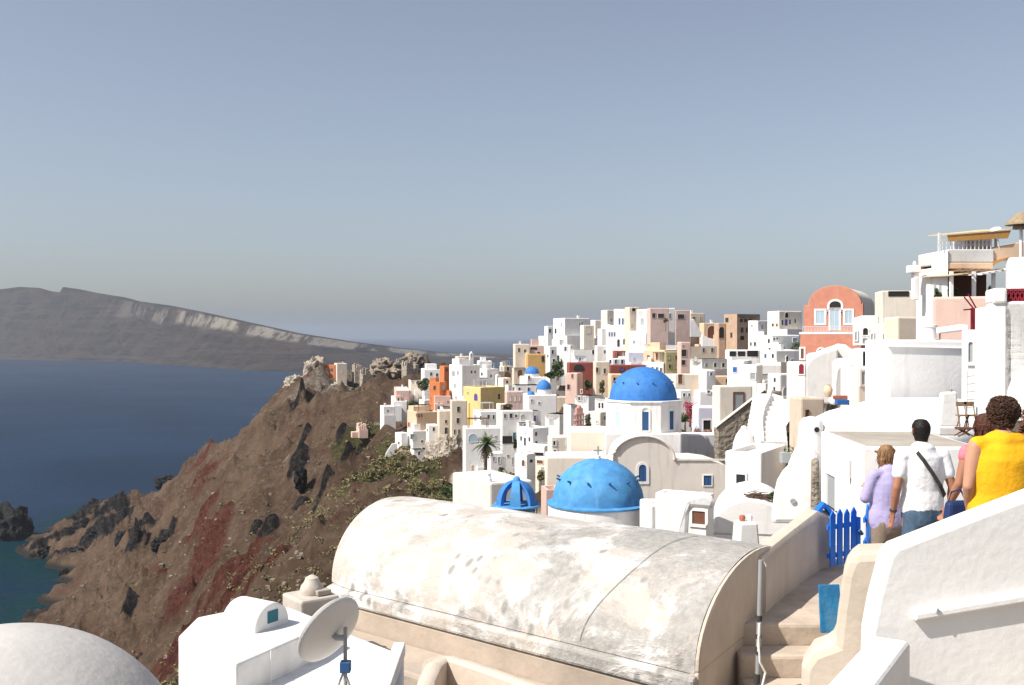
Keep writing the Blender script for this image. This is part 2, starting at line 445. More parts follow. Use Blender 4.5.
H('bluish white house stacked below the flat white skyline house', 479, 487, 499, 369, 388, 'W', 'L482,374,1.6,3;R491,376,1.6,3,b;R495,376,1.6,3,b')
H('sandy barrel roofed house with an arched front left of the small blue church', 497, 498.5, 518, 372, 386, 'B', 'R507.5,376,6,8,waf', 'vR', 364, fr='B')
H('sandy cube house tucked beside the arched sandy house', 500, 504, 513, 366, 374, 'B', d=275)
H('beige walled house with white edge standing alone at the end of the upper row', 513, 515, 530, 344, 361, 'B', 'R519,350,2,4;R525,351,2,3')
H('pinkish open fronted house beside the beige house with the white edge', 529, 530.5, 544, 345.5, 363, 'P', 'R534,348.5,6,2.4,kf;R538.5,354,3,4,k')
H('ochre house with sloping yard wall under the upper row', 526, 527.5, 549, 354, 370, 'K', 'R543,359,3,6')
H('narrow white house end at the edge of the ochre house', 547, 549.5, 557, 346, 374, 'W', 'L548,356,1.2,3')
H('white block under the stepped white skyline house', 542, 547, 552, 336, 348, 'W', 'L544.5,341,1.5,2.5')
H('long tan wall house under the stepped white skyline house', 551, 553, 583, 335, 349, 'T')
H('tiny white cube at the left end of the skyline', 546, 547.5, 553.5, 326, 338, 'W')
H('stepped white house with a broad shaded grey flank on the skyline', 553, 564.5, 590, 318, 339, 'W', 'L555.7,331,1.8,5;L561.5,325,1.2,4,s;R579.6,324,1.1,2.2;R582,323.5,1.1,2.2')
H('low white terrace house before the grey vaulted house', 560, 571, 574, 345, 355, 'W')
H('grey white vaulted house above the long dark veranda', 571, 574, 597, 349.5, 356, 'W', '', 'vL', 345, rc='roof')
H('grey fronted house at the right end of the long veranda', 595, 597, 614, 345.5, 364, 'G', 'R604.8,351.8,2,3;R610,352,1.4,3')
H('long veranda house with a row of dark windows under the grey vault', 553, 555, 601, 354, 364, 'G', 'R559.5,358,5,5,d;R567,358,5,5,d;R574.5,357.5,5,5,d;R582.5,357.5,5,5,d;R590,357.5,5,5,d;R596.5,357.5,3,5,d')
H('maroon house with a low arch beneath the long veranda', 567, 569, 598, 362.5, 374, 'M', 'R579,367.5,10,6,Taf')
H('cream tower house between the grey flank and the white skyline houses', 581, 583.5, 594, 325, 340, 'C', 'R588,330,5,7,cf')
H('cream and pink narrow house on the skyline', 592, 595, 604, 320, 340, 'C', 'R599,333,2,4,c')
H('pale cream block on the skyline left of the blue window tower', 602, 607, 617, 310, 327, 'C', 'R611,320,2,3,s')
H('white tower house with two tall blue windows on the skyline', 616, 625.5, 628, 309, 335, 'W', 'L619.4,321.5,1.7,6.5,n;L622.9,321.5,1.7,6.5,n')
H('beige tower house with one square dark window on the skyline', 626, 629.5, 640, 307, 331, 'B', 'R633.6,309.8,3.2,3,k;R632,326,1.4,4,s')
H('white house with three small blue windows and arched openings below the skyline towers', 606, 629, 634, 325, 353, 'W', 'L609.4,334.3,1.4,4.2,n;L612,334.3,1.4,4.2,n;L614.6,334.3,1.4,4.2,n;L618.5,343,2.6,7.5,a;L624.5,341.5,2.6,6,a;L627.6,341.5,1.2,4')
H('low white house with one window left of the arched white house', 594, 613, 617, 338, 349, 'W', 'L607,342.3,1.6,4')
H('broad white house with small windows above the lavender house', 629, 646, 651, 331, 357, 'W', 'L634,342,1.2,3;L640,347.5,2,4,b;L645,346,2,3.4,d')
H('white vaulted house with a low swelling roof under the pink house row', 645, 647, 665, 344, 359, 'W', 'R649,349,2,4,c', 'vL', 337.5)
H('second low white vault right of the swelling one, under the pink row', 662, 665, 681, 345, 356, 'W', '', 'vL', 339)
H('lavender white house under the broad white house', 626, 628, 644, 352, 366, 'L', 'R634,359,1.6,3,l')
H('red brown wall house above the white terrace', 613, 614.5, 627, 350.5, 360, 'M')
H('white terrace house over the dark red wall', 608, 612, 633, 358.5, 367, 'W')
H('dark red house with a small blue window behind the big blue dome', 608.5, 610, 646, 365, 377, 'M', 'R621.5,369,4,3,b')
H('peach orange house low behind the big blue dome', 608.5, 610.5, 623, 374, 388, 'H', 'R614.5,379,2.4,3,k')
H('plain beige house with two dark windows left of the dark red house', 594, 595.5, 610, 361.5, 388, 'B', 'R597.2,370,2.2,5;R604.7,371,2.2,5')
H('rounded pink house beside the green tree', 565, 577.5, 583, 373, 400, 'P', 'L572.3,376,1.6,4;L568.6,387,2.6,5', bevel=.5)
# ---- skyline, middle
H('tall white house left of the large pink house', 638, 648, 652, 309, 333, 'W', 'L642,321.5,2.6,6,l;L640,313,2,3,c')
H('large pink house upper storey with two windows and thin maroon roof edge', 648, 650, 669, 308, 321, 'Q', 'R653.8,315.6,3.2,4.5;R661,315.8,6,4.2')
H('white stair tower between the two pink storeys', 666.5, 668, 675.5, 308, 321, 'W', 'R670,316,1.6,5,P')
H('dusky pink house with one broad window right of the white stair tower', 674, 675.5, 690, 310, 323, 'Q', 'R681,316.6,6.4,4.4')
H('long pink house lower storey with doors facing the terrace', 651, 655.5, 691, 319, 336, 'Q', 'L653,329,1.6,5;R657.5,329.5,2,5,l;R664.5,330.5,5,4,W;R675,329.5,3.4,5.5;R686.5,329,4.6,4.4,M', d=205)
H('low pink terrace wall house below the large pink house', 631, 633, 686, 332, 344, 'P', 'R667,333,1.6,2,w')
H('brown stone house at the right end of the pink terrace', 688, 690.5, 705, 313, 333, 'T')
H('orange brown house with one big dark arch', 701, 703.5, 718, 323, 341, 'H', 'R711.8,332.5,8.5,13,wa')
H('smaller orange brown house with a dark arch against the mansion', 717, 718.5, 726, 323, 341, 'N', 'R721.6,332.5,5,11,ka')
H('brown mansion with a white arched roof and rows of windows', 724, 737, 760, 314, 342, 'N', 'L727,320,3,4.5;L731.5,335,2,5;R741,320.5,3.4,3.4;R745.5,320.5,3.4,3.4;R750,320.5,3.4,3.4;R742,330,3,5;R747,330,3,5;R752,330,3,5;R742,338,4,4,k', 'vR', 308.5, fr='C')
slab('boundary_wall', 'white wall running down from the pink terrace like a stair flank', 'wall', [(690, 337), (690, 320), (694, 319), (702, 334), (704, 337)], 196, 5, .6, 'W')
slab('boundary_wall', 'long white sloping wall in front of the arches and the mansion', 'wall', [(702, 351), (702, 334.5), (709, 338), (722, 341), (738, 344), (750, 346), (751, 351)], 176, 5, .6, 'W')
H('beige house with ornate brown shuttered windows above the big dome', 643, 665, 681, 350, 376, 'H', 'L648.5,357,2.6,3.4;L657,356.5,2,7,w;L661.5,356.5,3.2,7.5,s;L666,356.5,2,7,w;L649,345,1,1', rc='roof')
H('olive flank house joined to the ornate beige house', 664, 665.5, 680, 351.5, 378, 'V', d=None, dl=2)
H('narrow pink house with a recessed balcony next to the olive flank', 679, 680.5, 691, 342, 372, 'P', 'R684,353,5,7,B;R683.5,362.5,4,5,M;R683,346,1.2,1.6')
H('long house with grey roof over a brown side wall', 689, 690.5, 717, 346.5, 356, 'T', '', 'vL', 340)
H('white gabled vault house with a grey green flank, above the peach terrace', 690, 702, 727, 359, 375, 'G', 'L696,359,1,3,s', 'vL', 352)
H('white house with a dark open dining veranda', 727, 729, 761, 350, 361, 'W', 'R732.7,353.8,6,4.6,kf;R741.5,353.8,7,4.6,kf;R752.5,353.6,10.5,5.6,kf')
H('white cube house with one blue window under the dark veranda', 727, 744.5, 752, 361, 378, 'W', 'L735,369.6,4,5,b')
H('white house with three windows just behind the big dome', 642, 664, 669, 362, 380, 'W', 'L652.5,369.5,1.6,5;L657,369.8,1.8,5;L661,370.5,1.8,5;L645.5,367,1.4,4,l')
H('cream house with a brown door below the white gabled vault', 671, 675, 703, 374, 404, 'C', 'R680.3,379,4.4,9,wD;R700,379.3,1.6,7,s;R683,394,3,2,k')
H('peach terrace house band between the cream and the white houses', 703, 704.5, 750, 376, 389, 'H')
H('white cube house with a dark window at the right end of the peach band', 746, 757, 763, 365, 388, 'W', 'L753,376,5,6,s')
# ---- middle slope, left
H('yellow house with a small purple arched window', 463, 480.5, 505, 387.5, 413, 'Y', 'L476,397,3.6,7,pa;L468,393,1,1.4;R499,396.5,2.2,5.5;R490,406.5,1.2,2')
H('lower yellow house wall under the purple window', 465, 468, 499, 402, 428, 'Y', d=196)
H('tall plain beige house with slender dark windows over the rock base', 450, 451.5, 467, 400.5, 452, 'B', 'R458.5,409.2,2.8,5.2;R458,420.6,2.8,5.2;R454.8,433.5,1.6,8;R459,433.5,1.6,8', found=5)
H('lower beige house joined to the left of the tall beige house', 437, 439, 452, 411, 452, 'B', 'R446,421.6,2,3.4;R446.2,431.5,3,8', d=192, found=5)
H('peach house with small paired windows at the slope edge', 407, 416.5, 439, 412, 433, 'H', 'L409,424.5,1.6,4,w;L411.7,424.8,1.6,4,w;L414.4,425,1.6,4,w;L416.5,415,1,3,w;R419,415.5,1.2,3.6;R421.7,415.5,1.2,3.6')
H('pink cube house between the stepped white house and the tall beige house', 433, 434.5, 451, 396, 413, 'P', 'R439,404.5,2,3.8;R448,402,1.2,2')
H('stepped bluish white house left of the pink cube house', 419, 424, 435, 400, 414, 'W', 'R429,405,1.6,3')
H('low pinkish house at the outer edge of the left cluster', 394, 396, 410, 390.5, 404, 'P', 'R402,396,1.6,3,c')
H('white and pink house behind the dark shrub of the left cluster', 421, 424, 442, 369.5, 386, 'W', 'R431,374,2,3.4;R437,375,2,3.4')
H('little arched cream vault beside the dark shrub', 408.5, 411, 421, 380, 391, 'C', 'R415.5,383,2.6,4,ca', 'vR', 375.5)
H('small white hut apart on the brown slope', 380, 383.5, 395, 406.5, 418, 'W', 'R388,411,1.4,2.6')
H('low white hut just above the small white hut on the brown slope', 391, 393, 407, 401, 409, 'W')
H('ruined pinkish hut alone on the scrubby slope', 356, 358.5, 367, 424, 432, 'P', '', 'open', found=1.5)
H('white house with a stepped side at the lowest left corner', 396, 401.5, 408, 433, 450, 'W', 'L399,443,1.4,2.6')
H('white house with small black windows above the rock base', 407, 412.5, 429, 431, 454, 'W', 'R422,441.3,2,2.2;R423.6,449,2.8,3;R412.5,436.6,4,5,l')
slab('stair_wall', 'white stair flank climbing at the lowest left corner of the village', 'wall', [(385, 458), (386, 453), (392, 444), (397, 443), (398, 455)], 203, 10, .6, 'W')
H('small white flat topped hut in front of the tall beige house', 426, 428.5, 438, 425, 436, 'W', 'L427.5,430,1,2.4')
H('grey white house with a blue arched window beside the palm', 463.5, 465, 503, 428, 470, 'W', 'R473,438,8.6,8,la;R496,437,1.2,3;R497,460,3,7,s;R502,456,1.6,2.4', dl=4)
H('rough tan house with a square hole window at the foot of the palm', 464, 471, 485, 464.5, 486, 'T', 'L468.6,474.5,4,5.6,k', bevel=.3)
H('white house with a row of windows above the palm', 473, 480, 502, 411.5, 430, 'W', 'L475.5,418,2.6,5,s;R488.5,417,2.4,4.6;R493.6,417,1.8,4.2;R500,417,2.4,4.6;L481,418,1.6,4')
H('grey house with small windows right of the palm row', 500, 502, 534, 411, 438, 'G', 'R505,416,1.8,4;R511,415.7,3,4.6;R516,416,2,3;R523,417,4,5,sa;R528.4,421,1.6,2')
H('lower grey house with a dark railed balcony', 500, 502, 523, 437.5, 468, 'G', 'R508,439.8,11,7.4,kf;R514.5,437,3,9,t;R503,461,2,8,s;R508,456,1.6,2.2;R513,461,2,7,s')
H('maroon pink house with three pale windows near the small blue church', 504.5, 506.5, 524, 391.5, 407, 'Q', 'R510,398.5,2,5,c;R514.6,398.5,2.4,5.4,c;R519.2,398.5,2,5,c')
H('white barrel roofed house row in front of the small blue church', 512, 516, 541, 385.5, 396, 'W', 'L513.5,389,2,3.4,P', 'vL', 380)
H('white house with a cross shaped vent and three dark windows', 518, 532.5, 549, 428, 447, 'W', 'L521.4,438.5,1.8,4.2;L525.2,441.5,2,7.5,D;L529.6,439.4,1.8,4.2;L525.5,432.5,.7,4;L525.5,432,2.2,.8')
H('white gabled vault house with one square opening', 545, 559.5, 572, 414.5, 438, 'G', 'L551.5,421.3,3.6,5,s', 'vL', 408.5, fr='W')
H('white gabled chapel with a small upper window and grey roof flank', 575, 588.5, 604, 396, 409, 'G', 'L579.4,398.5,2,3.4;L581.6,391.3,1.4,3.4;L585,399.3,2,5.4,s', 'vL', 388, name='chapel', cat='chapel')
H('white house with two slim windows against the octagonal drum', 597, 606.5, 614, 399, 415, 'W', 'L599.6,405.5,2,5.4;L602.7,405.5,2,5.4', roof='vL', yv=396)
H('small cream house below the white house with two slim windows', 591, 600.5, 608, 412, 429, 'C', 'L597,422,2,2.6,s')
H('white flat canopy house with a deep shadow underneath', 531, 545, 550, 446, 457, 'W', 'L538,454,10,2,kf')  # frameless dark strip on the wall paints the shadow under the canopy
H('small white house cluster front under the cross vent house', 515, 527, 536, 454, 478, 'W', 'L523.5,463,3,6,wa;R531,461,3,3.6')
H('little cream house beside the canopy house', 535, 546, 553, 458, 481, 'C', 'L540,462,6,3,w;L543,470,3,5,s')
H('tall cream house against the left flank of the big church', 549, 551, 572, 437, 470, 'C', d=76)
# ruins on the headland
H('small orange roofed ruin on the headland ridge', 322, 335, 337, 365, 378, 'O', '', d=428)
H('pale cream chapel ruin next to the orange ruin on the headland', 334, 337, 347, 363.5, 377, 'B', 'R341,371,3,4,c', d=424)
rg = 'roofless stone ruins along the headland ridge'
for i, (a, b, t, bo, dd) in enumerate([(352, 362, 364, 374, 425), (360, 374, 368, 380, 415), (372, 386, 360, 370, 430), (384, 398, 362, 374, 420), (396, 410, 358.5, 369, 420), (404, 419, 361, 375, 408), (412, 424, 357.5, 367, 425)]):
    H('broken roofless stone ruin on the headland ridge', a, a + 2.5, b, t, bo, 'SL', '', 'open', d=dd, yaw=14 + 9 * (i % 3), name='stone_ruin', cat='ruin', group=rg, found=4)
# ---- small houses wedged between the larger ones
for lab, a, b, c_, t, bo, cc, ro, yv, wn in [
    ('sandy vaulted house tucked under the beige house with the white edge', 512, 514, 527, 368, 387, 'B', 'vR', 363.5, 'R520,373,5,7,wa'),
    ('tiny sandy house below the arched sandy house front', 499, 503, 511, 378, 388, 'C', 'flat', None, 'R507,382,2,3'),
    ('white gabled house with a small arched window right of the grey windowed house', 517, 519, 531, 423, 440, 'W', 'vR', 418, 'R525,426,3,5,sa;R522,432,1.6,3'),
    ('low white annex house right of the palm crown', 487, 490, 503, 453, 471, 'W', 'flat', None, 'R494,459,2,4,s;R499,460,2,6,s'),
    ('white cube house below the cream house with the brown door', 676, 680, 692, 390, 405, 'W', 'flat', None, 'R684,395,2,3.4;R689,395,1.6,3'),
    ('little white vault house on the slope left of the stair', 764, 768, 778, 396, 410, 'W', 'vR', 391.5, 'R773,400,2.6,5,sa'),
    ('white vaulted cell under the low white terrace house', 572, 575, 586, 356, 364, 'W', 'vR', 352, 'R580,359,2,3.6,b'),
    ('small white house with a blue door below the two domed church', 527, 530, 541, 411, 424, 'W', 'vL', 407.5, 'R535,418,2,5,Db'),
    ('cream cube house between the yellow house and the maroon pink house', 497, 500, 508, 404, 416, 'C', 'flat', None, 'R504,408,1.6,3'),
    ('white vaulted hut at the foot of the pink cube house', 440, 443, 452, 407, 416, 'W', 'vR', 403.5, 'R447.5,410,1.6,3'),
    ('white arched hut in the lowest left corner, below the white house with black windows', 410, 414, 424, 450, 459, 'W', 'vR', 446.5, 'R419,453,2.4,4,a'),
    ('small white house above the peach terrace band, left end', 702, 706, 716, 370, 380, 'W', 'flat', None, 'R711,374,1.8,3,b')]:
    H(lab, a, b, c_, t, bo, cc, wn, ro, yv, d=field(b, bo) * .975)
# ---- small blue church (left) -------------------------------------------------
rt, C, y, w1, w2, zt, fc = H('small white church with a bright blue dome, left of the green tree', 523, 527, 545.5, 377, 386, 'W', 'R529,377.5,1.8,4,wa', name='church', cat='church', dl=7)
r = .0073 * rt['d']
MB().lathe([(r * 1.0, zt - 1), (r * 1.0, zt + .0075 * 0 + .6), (r * .96, zt + .65)], 20, (r * 1.05, 2.2, 0)).build('drum', 'W', rt, smooth=True)
MB().lathe(dome_prof(r * 1.02, r * 1.0, 8, zt + .6), 24, (r * 1.05, 2.2, 0)).build('dome', 'dome_blue', rt, smooth=True)
rt, C, y, w1, w2, zt, fc = H('grey white church with two blue domes, one large and one tiny', 526.5, 528.5, 557, 395, 412, 'W', 'R532,401,2,3,s;R539,403,1.4,2', name='church', cat='church', dl=6, rim=False)
k = rt['d'] / F; cy_ = math.cos(y)
def on(px): return (px - 528.5) * k / cy_
MB().lathe([(7.0 * k, zt - .8), (7.0 * k, zt + 5 * k), (6.8 * k, zt + 5.2 * k)], 20, (on(546.5), 2.2, 0)).build('drum', 'W', rt, smooth=True)
MB().lathe(dome_prof(7.4 * k, 9.5 * k, 9, zt + 5 * k), 24, (on(546.5), 2.2, 0)).build('dome', 'dome_blue', rt, smooth=True)
MB().lathe(dome_prof(4.0 * k, 4.4 * k, 7, zt - .1), 18, (on(532), .9, 0)).build('dome', 'dome_blue', rt, smooth=True)
H('beige chapel with a niche window, joined to the two domed church', 545, 547, 569, 397, 414, 'B', 'R552,404.5,2.2,4.4,wa', name='chapel', cat='chapel', d=196)
H('grey gabled vault just behind the beige chapel', 553, 555, 569, 391, 399, 'G', '', 'vR', 384.5, d=208)
# ---- pink bell tower
r_ = thing('bell_tower', 'pink tiered bell tower with arched openings left of the big church', 'bell tower', P(579, 432, 84), .25)
k = 84 / F
MB().box(-4.6 * k, 4.6 * k, -4.6 * k, 4.6 * k, -1, 6 * k).box(-5.0 * k, 5.0 * k, -5 * k, 5 * k, 6 * k, 7.2 * k).build('base', 'PK', r_)
q_ = MB()
for sx in (-3.9, -.6, 2.7):
    for sy in (-3.9, 2.7): q_.box(sx * k, (sx + 1.2) * k, sy * k, (sy + 1.2) * k, 7.2 * k, 17 * k)
q_.box(-4.4 * k, 4.4 * k, -4.4 * k, 4.4 * k, 11.5 * k, 12.6 * k).box(-4.2 * k, 4.2 * k, -4.2 * k, 4.2 * k, 17 * k, 19 * k)
q_.build('arcade', 'PK', r_)
MB().box(-3.2 * k, 3.2 * k, -3.2 * k, 3.2 * k, 19 * k, 24 * k).build('upper_tier', 'PK', r_)
MB().lathe(dome_prof(2.6 * k, 3.2 * k, 6, 24 * k), 12).build('cap', 'PK', r_, smooth=True)
H('white chapel wall with a small round dome beside the pink bell tower', 569, 571, 576, 405, 418, 'W', '', 'vR', 401, d=90)

# ================================================================== big church with the octagonal drum
D0 = 62.0; k = D0 / F
Cc = P(600, 500, D0)
ch = thing('church', 'large white church with octagonal drum, blue dome and arched gable front', 'church', Cc, 0)
def cx(px): return P(px, 400, D0).x - Cc.x
def cz(py, dd=D0): return P(600, py, dd).z - Cc.z
GROUND.append((Cc.x + 4, Cc.y + 5, Cc.z - 1))
# front body with the segmental gable
pts = [(cx(600), cz(515)), (cx(727), cz(515)), (cx(727), cz(466)), (cx(712), cz(461)), (cx(697), cz(459)), (cx(674), cz(459.5))]
for i in range(13):
    t = math.pi * (1 - i / 12)
    a = .0 + math.pi * i / 12
    pts.append((cx(643.5 + 30 * math.cos(a)), cz(460 - 23 * math.sin(a))))
pts += [(cx(611), cz(462)), (cx(600), cz(466))]
MB().hexa([(a, 0, b) for a, b in pts], [(a, 3.2, b) for a, b in pts]).build('gable_front', 'GB', ch, bevel=.06)
edge = MB()
arc = []
for i in range(17):
    a = math.pi * i / 16; arc.append((cx(643.5 + 31 * math.cos(a)), -.06, cz(459.5 - 23.6 * math.sin(a))))
edge.tube(arc, .10, 6); edge.build('gable_moulding', 'GB', ch, smooth=True)
MB().box(cx(674), cx(727), -.07, .05, cz(460.5), cz(459)).build('cornice', 'GB', ch)
fR = Face(Cc, 0, 'R')
opening(ch, fR, 642.6, 473, 7.6, 17, 'na', frame=.16, near=True)
opening(ch, fR, 707.6, 480.5, 8, 10, 'n', frame=.05, near=True)
# nave body behind with left transept
dB = 66.5
def bx(px, dd): return P(px, 400, dd).x - Cc.x
def bz(py, dd): return P(600, py, dd).z - Cc.z
z_t = bz(433.5, dB)
MB().box(bx(605, dB), bx(681.5, dB), dB - D0, dB - D0 + 5.6, -2, z_t).build('nave', 'W', ch, bevel=.07)
dT = 67.0
MB().box(bx(570, dT), bx(604.5, dT), dT - D0, dT - D0 + 4, -2, bz(431.5, dT)).build('transept', 'C', ch, bevel=.07)
MB().box(bx(545, 66), bx(604.0, 66), 1.2, 4.4, -2, bz(452, 66)).build('side_aisle', 'C', ch, bevel=.08)
# drum : octagon round the dome's axis
dA = dB + 2.75; ax = P(643.2, 400, dA).x - Cc.x; ay = dA - D0
R8 = .0393 * dA; zb, ztop = z_t - .1, bz(401.5, dA - 2.4)
oc = [(ax + R8 * math.cos(math.radians(22.5 + 45 * i - 4)), ay + R8 * math.sin(math.radians(22.5 + 45 * i - 4))) for i in range(8)]
MB().prism(oc, zb, ztop).build('drum', 'W', ch, bevel=.05)
oc2 = [(ax + (R8 + .10) * math.cos(math.radians(22.5 + 45 * i - 4)), ay + (R8 + .10) * math.sin(math.radians(22.5 + 45 * i - 4))) for i in range(8)]
MB().prism(oc2, ztop - .10, ztop + .02).build('drum_cornice', 'W', ch, bevel=.03)
# drum windows on the three visible faces, each set in its wall
for i, kind in ((4, 'l'), (5, 'n'), (6, 'n'), (7, 'n'), (3, 'n')):
    am = math.radians(45 * (i + 1) - 4); ap = R8 * math.cos(math.radians(22.5))
    wx, wy = ax + ap * math.cos(am), ay + ap * math.sin(am)
    yw = am + math.pi / 2
    zc0, zc1 = zb + .28, ztop - .42
    n0 = outline(-.23, .23, zc0, zc1, True); n1 = outline(-.33, .33, zc0 - .06, zc1 + .1, True)
    w_ = empty('window', (wx, wy, 0), yw); w_.parent = ch
    mb = MB(); n = len(n0)
    mb.add([(u, -.05, z) for u, z in n1] + [(u, -.05, z) for u, z in n0] + [(u, .03, z) for u, z in n1] + [(u, .03, z) for u, z in n0],
           [f for q in range(n) for f in ((q, (q + 1) % n, (q + 1) % n + n, q + n), (q, (q + 1) % n, (q + 1) % n + 2 * n, q + 2 * n), (q + n, (q + 1) % n + n, (q + 1) % n + 3 * n, q + 3 * n))])
    mb.build('frame', 'W', w_)
    zsp = zc1 - .26
    MB().box(-.2, .2, -.012, .05, zc0, zsp).build('pane', WK[kind], w_)
# dome
rd = .0335 * dA; zd = ztop - .0
prof = [(rd * 1.05, zd - .02), (rd * 1.05, zd + .05)] + dome_prof(rd, P(0, 370.3, dA).z - P(0, 402, dA).z, 14, zd + .05)
MB().lathe(prof, 48, (ax, ay, 0)).build('dome', 'dome_blue', ch, smooth=True)
def pins(parent, c, r, h, z0, fr, n, ln, m):
    for i in range(n):
        a = 2 * math.pi * i / n + .2; e = math.asin(fr)
        p = Vector((c[0] + r * math.cos(e) * math.cos(a), c[1] + r * math.cos(e) * math.sin(a), z0 + h * fr))
        d = Vector((math.cos(a) * .92, math.sin(a) * .92, .4)).normalized()
        MB().tube([p - d * .08, p + d * ln], [.055, .04], 6).build('spike', m, parent, smooth=True)
pins(ch, (ax, ay), rd, rd * .93, zd + .05, .52, 12, .17, 'blue_dark')
# small blue window at the left face of the drum seen against the sky side
# ================================================================== near church with the lower blue dome
dN = 45.0
Nc = P(598, 540, dN)
nc = thing('church', 'white round church body under the nearest large blue dome with a cross', 'church', Nc, 0)
zr = P(598, 503, dN).z - Nc.z; rN = .0455 * dN
MB().lathe([(rN * 1.10, -2), (rN * 1.10, zr - .04), (rN * 1.06, zr)], 40).build('drum', 'W', nc, smooth=True)
hN = P(598, 458.5, dN).z - P(598, 503, dN).z
prof = [(rN * 1.13, zr - .02), (rN * 1.13, zr + .05), (rN * 1.02, zr + .10)] + dome_prof(rN, hN - .10, 16, zr + .10)
MB().lathe(prof, 56).build('dome', 'dome_pale', nc, smooth=True)
pins(nc, (0, 0), rN, hN, zr + .1, .50, 12, .17, 'blue_dark')
cb = MB().lathe([(.13, zr + hN - .06), (.11, zr + hN + .13), (.03, zr + hN + .15)], 10)
cr = cb.build('cross_foot', 'W', nc, smooth=True)
kk = dN / F
MB().box(-.035, .035, -.03, .03, zr + hN + .1, zr + hN + 12.5 * kk).box(-.19, .19, -.028, .028, zr + hN + 7.2 * kk, zr + hN + 8.9 * kk).build('cross', 'shutter', nc, bevel=.01)
GROUND.append((Nc.x, Nc.y, Nc.z - 1.5))
# ================================================================== blue lantern belfry
dL = 42.0; Lc = P(516.5, 520, dL)
ln = thing('belfry', 'small blue open lantern of curved ribs standing left of the near blue dome', 'belfry', Lc, .2)
zb = P(516, 505, dL).z - Lc.z; rl = .0205 * dL
MB().lathe([(rl * .95, -1), (rl * .95, zb - .22)], 24).build('drum', 'W', ln, smooth=True)
for i in range(8):
    a = 2 * math.pi * i / 8
    MB().tube([(rl * 1.02 * math.cos(a), rl * 1.02 * math.sin(a), zb - .6), (rl * 1.02 * math.cos(a), rl * 1.02 * math.sin(a), zb)], .022, 6).build('post', 'cable', ln)
MB().lathe([(rl * .2, zb - .04), (rl * 1.16, zb - .04), (rl * 1.20, zb + .0), (rl * 1.16, zb + .05), (rl * .2, zb + .05)], 32).build('ring', 'dome_pale', ln, smooth=True)
for i in range(6):
    a = 2 * math.pi * i / 6 + .25
    mb = MB(); n = 10; vs = []
    for j in range(n + 1):
        t = math.pi / 2 * j / n; w = .23 - .10 * j / n
        for (rr) in (rl * .92, rl * .74):
            R_ = rr * math.cos(t) + .05; Z = zb + .03 + 1.02 * rr / (rl * .92) * math.sin(t)
            for s in (-1, 1):
                vs.append((R_ * math.cos(a) - s * w * math.sin(a), R_ * math.sin(a) + s * w * math.cos(a), Z))
    fs = []
    for j in range(n):
        o = j * 4; q = o + 4
        fs += [(o, o + 1, q + 1, q), (o + 2, q + 2, q + 3, o + 3), (o, q, q + 2, o + 2), (o + 1, o + 3, q + 3, q + 1)]
    fs += [(0, 2, 3, 1), (n * 4, n * 4 + 1, n * 4 + 3, n * 4 + 2)]
    mb.add(vs, fs).build('rib', 'dome_blue' if i % 2 else 'dome_pale', ln, smooth=True)
MB().lathe([(.20, zb + .84), (.19, zb + 1.02), (.13, zb + 1.16), (.09, zb + 1.2), (.02, zb + 1.22)], 16).build('cap', 'dome_pale', ln, smooth=True)
MB().lathe(dome_prof(.2, .25, 5, zb + .05), 12).build('bell', 'W', ln, smooth=True)
GROUND.append((Lc.x, Lc.y, Lc.z - 1.3))
# ================================================================== things between the churches and the vault
H('flat white roofed house with a peach end wall and a white chimney stub', 481.5, 490, 533, 483, 514, 'C', '', d=46, yaw=28, dl=4.2, rc='W', rim=False)
r_ = thing('chimney', 'white chimney stub on the flat white roof left of the blue lantern', 'chimney', P(489, 485, 46.6))
MB().lathe([(.16, -.2), (.14, .32), (.09, .36), (.09, .5)], 10).build('stack', 'W', r_, smooth=True)
MB().lathe([(.12, .5), (.13, .56), (.02, .6)], 10).build('cap', 'W', r_, smooth=True)
H('low pink house with a green shutter at the edge of the bushes', 466.5, 468.5, 483, 499, 514, 'H', 'R475.6,505.5,9.4,8,gf', d=50)
H('pink slab house showing left of the near blue dome', 545, 546.5, 560, 490, 508, 'P', d=50)
H('low white house with a railing right of the near blue dome', 645, 650, 682, 505, 540, 'W', 'R664,524,16,11,Gf', d=41)
H('bright white sloped chimney house with a square opening', 673, 706, 711, 497, 538, 'W', 'L699,517.5,13,12,w', 'flat', d=30, yaw=62, bevel=.2, rim=False)
slab('house_gable', 'white slanted gable wall leaning beside the square opening', 'wall', [(673, 536), (675, 528), (688, 497), (705, 493), (716, 500), (713, 510), (690, 508), (688, 538)], 29.2, -8, .5, 'W', bevel=.12)
# ================================================================== right hand side of the village
H('dark red pot terrace house in lavender white with a dark window', 696, 698, 718, 407, 438, 'L', 'R707,425,7.4,9.5,k', d=82)
H('white upper house with one tiny window over the lavender house', 697, 699.5, 720, 391, 412, 'W', 'R708.6,391.8,2.4,2', d=88)
H('beige house with a tall grey shuttered window in a brown frame', 717, 719, 753, 386, 432, 'C', 'R738.6,402.5,9,19,sS', d=76)
H('grey shaded retaining house wall below the lavender house', 680, 682, 721, 434.5, 462, 'W', '-', d=72, rim=False)
slab('retaining_wall', 'rough brown stone retaining wall with a slanting top', 'wall', [(717.5, 466), (717.5, 428), (740, 411), (765, 391), (782, 391), (782, 466)], 68, 6, .9, 'S', bevel=.1)
slab('wall_coping', 'pale sloping coping along the top of the stone retaining wall', 'wall', [(716.5, 428), (765, 390.6), (765, 388.8), (716.5, 426)], 67.9, 6, .35, 'C', bevel=.04)
r_ = thing('stone_oven', 'grey beehive stone oven against the stone retaining wall', 'oven', P(744, 454, 63))
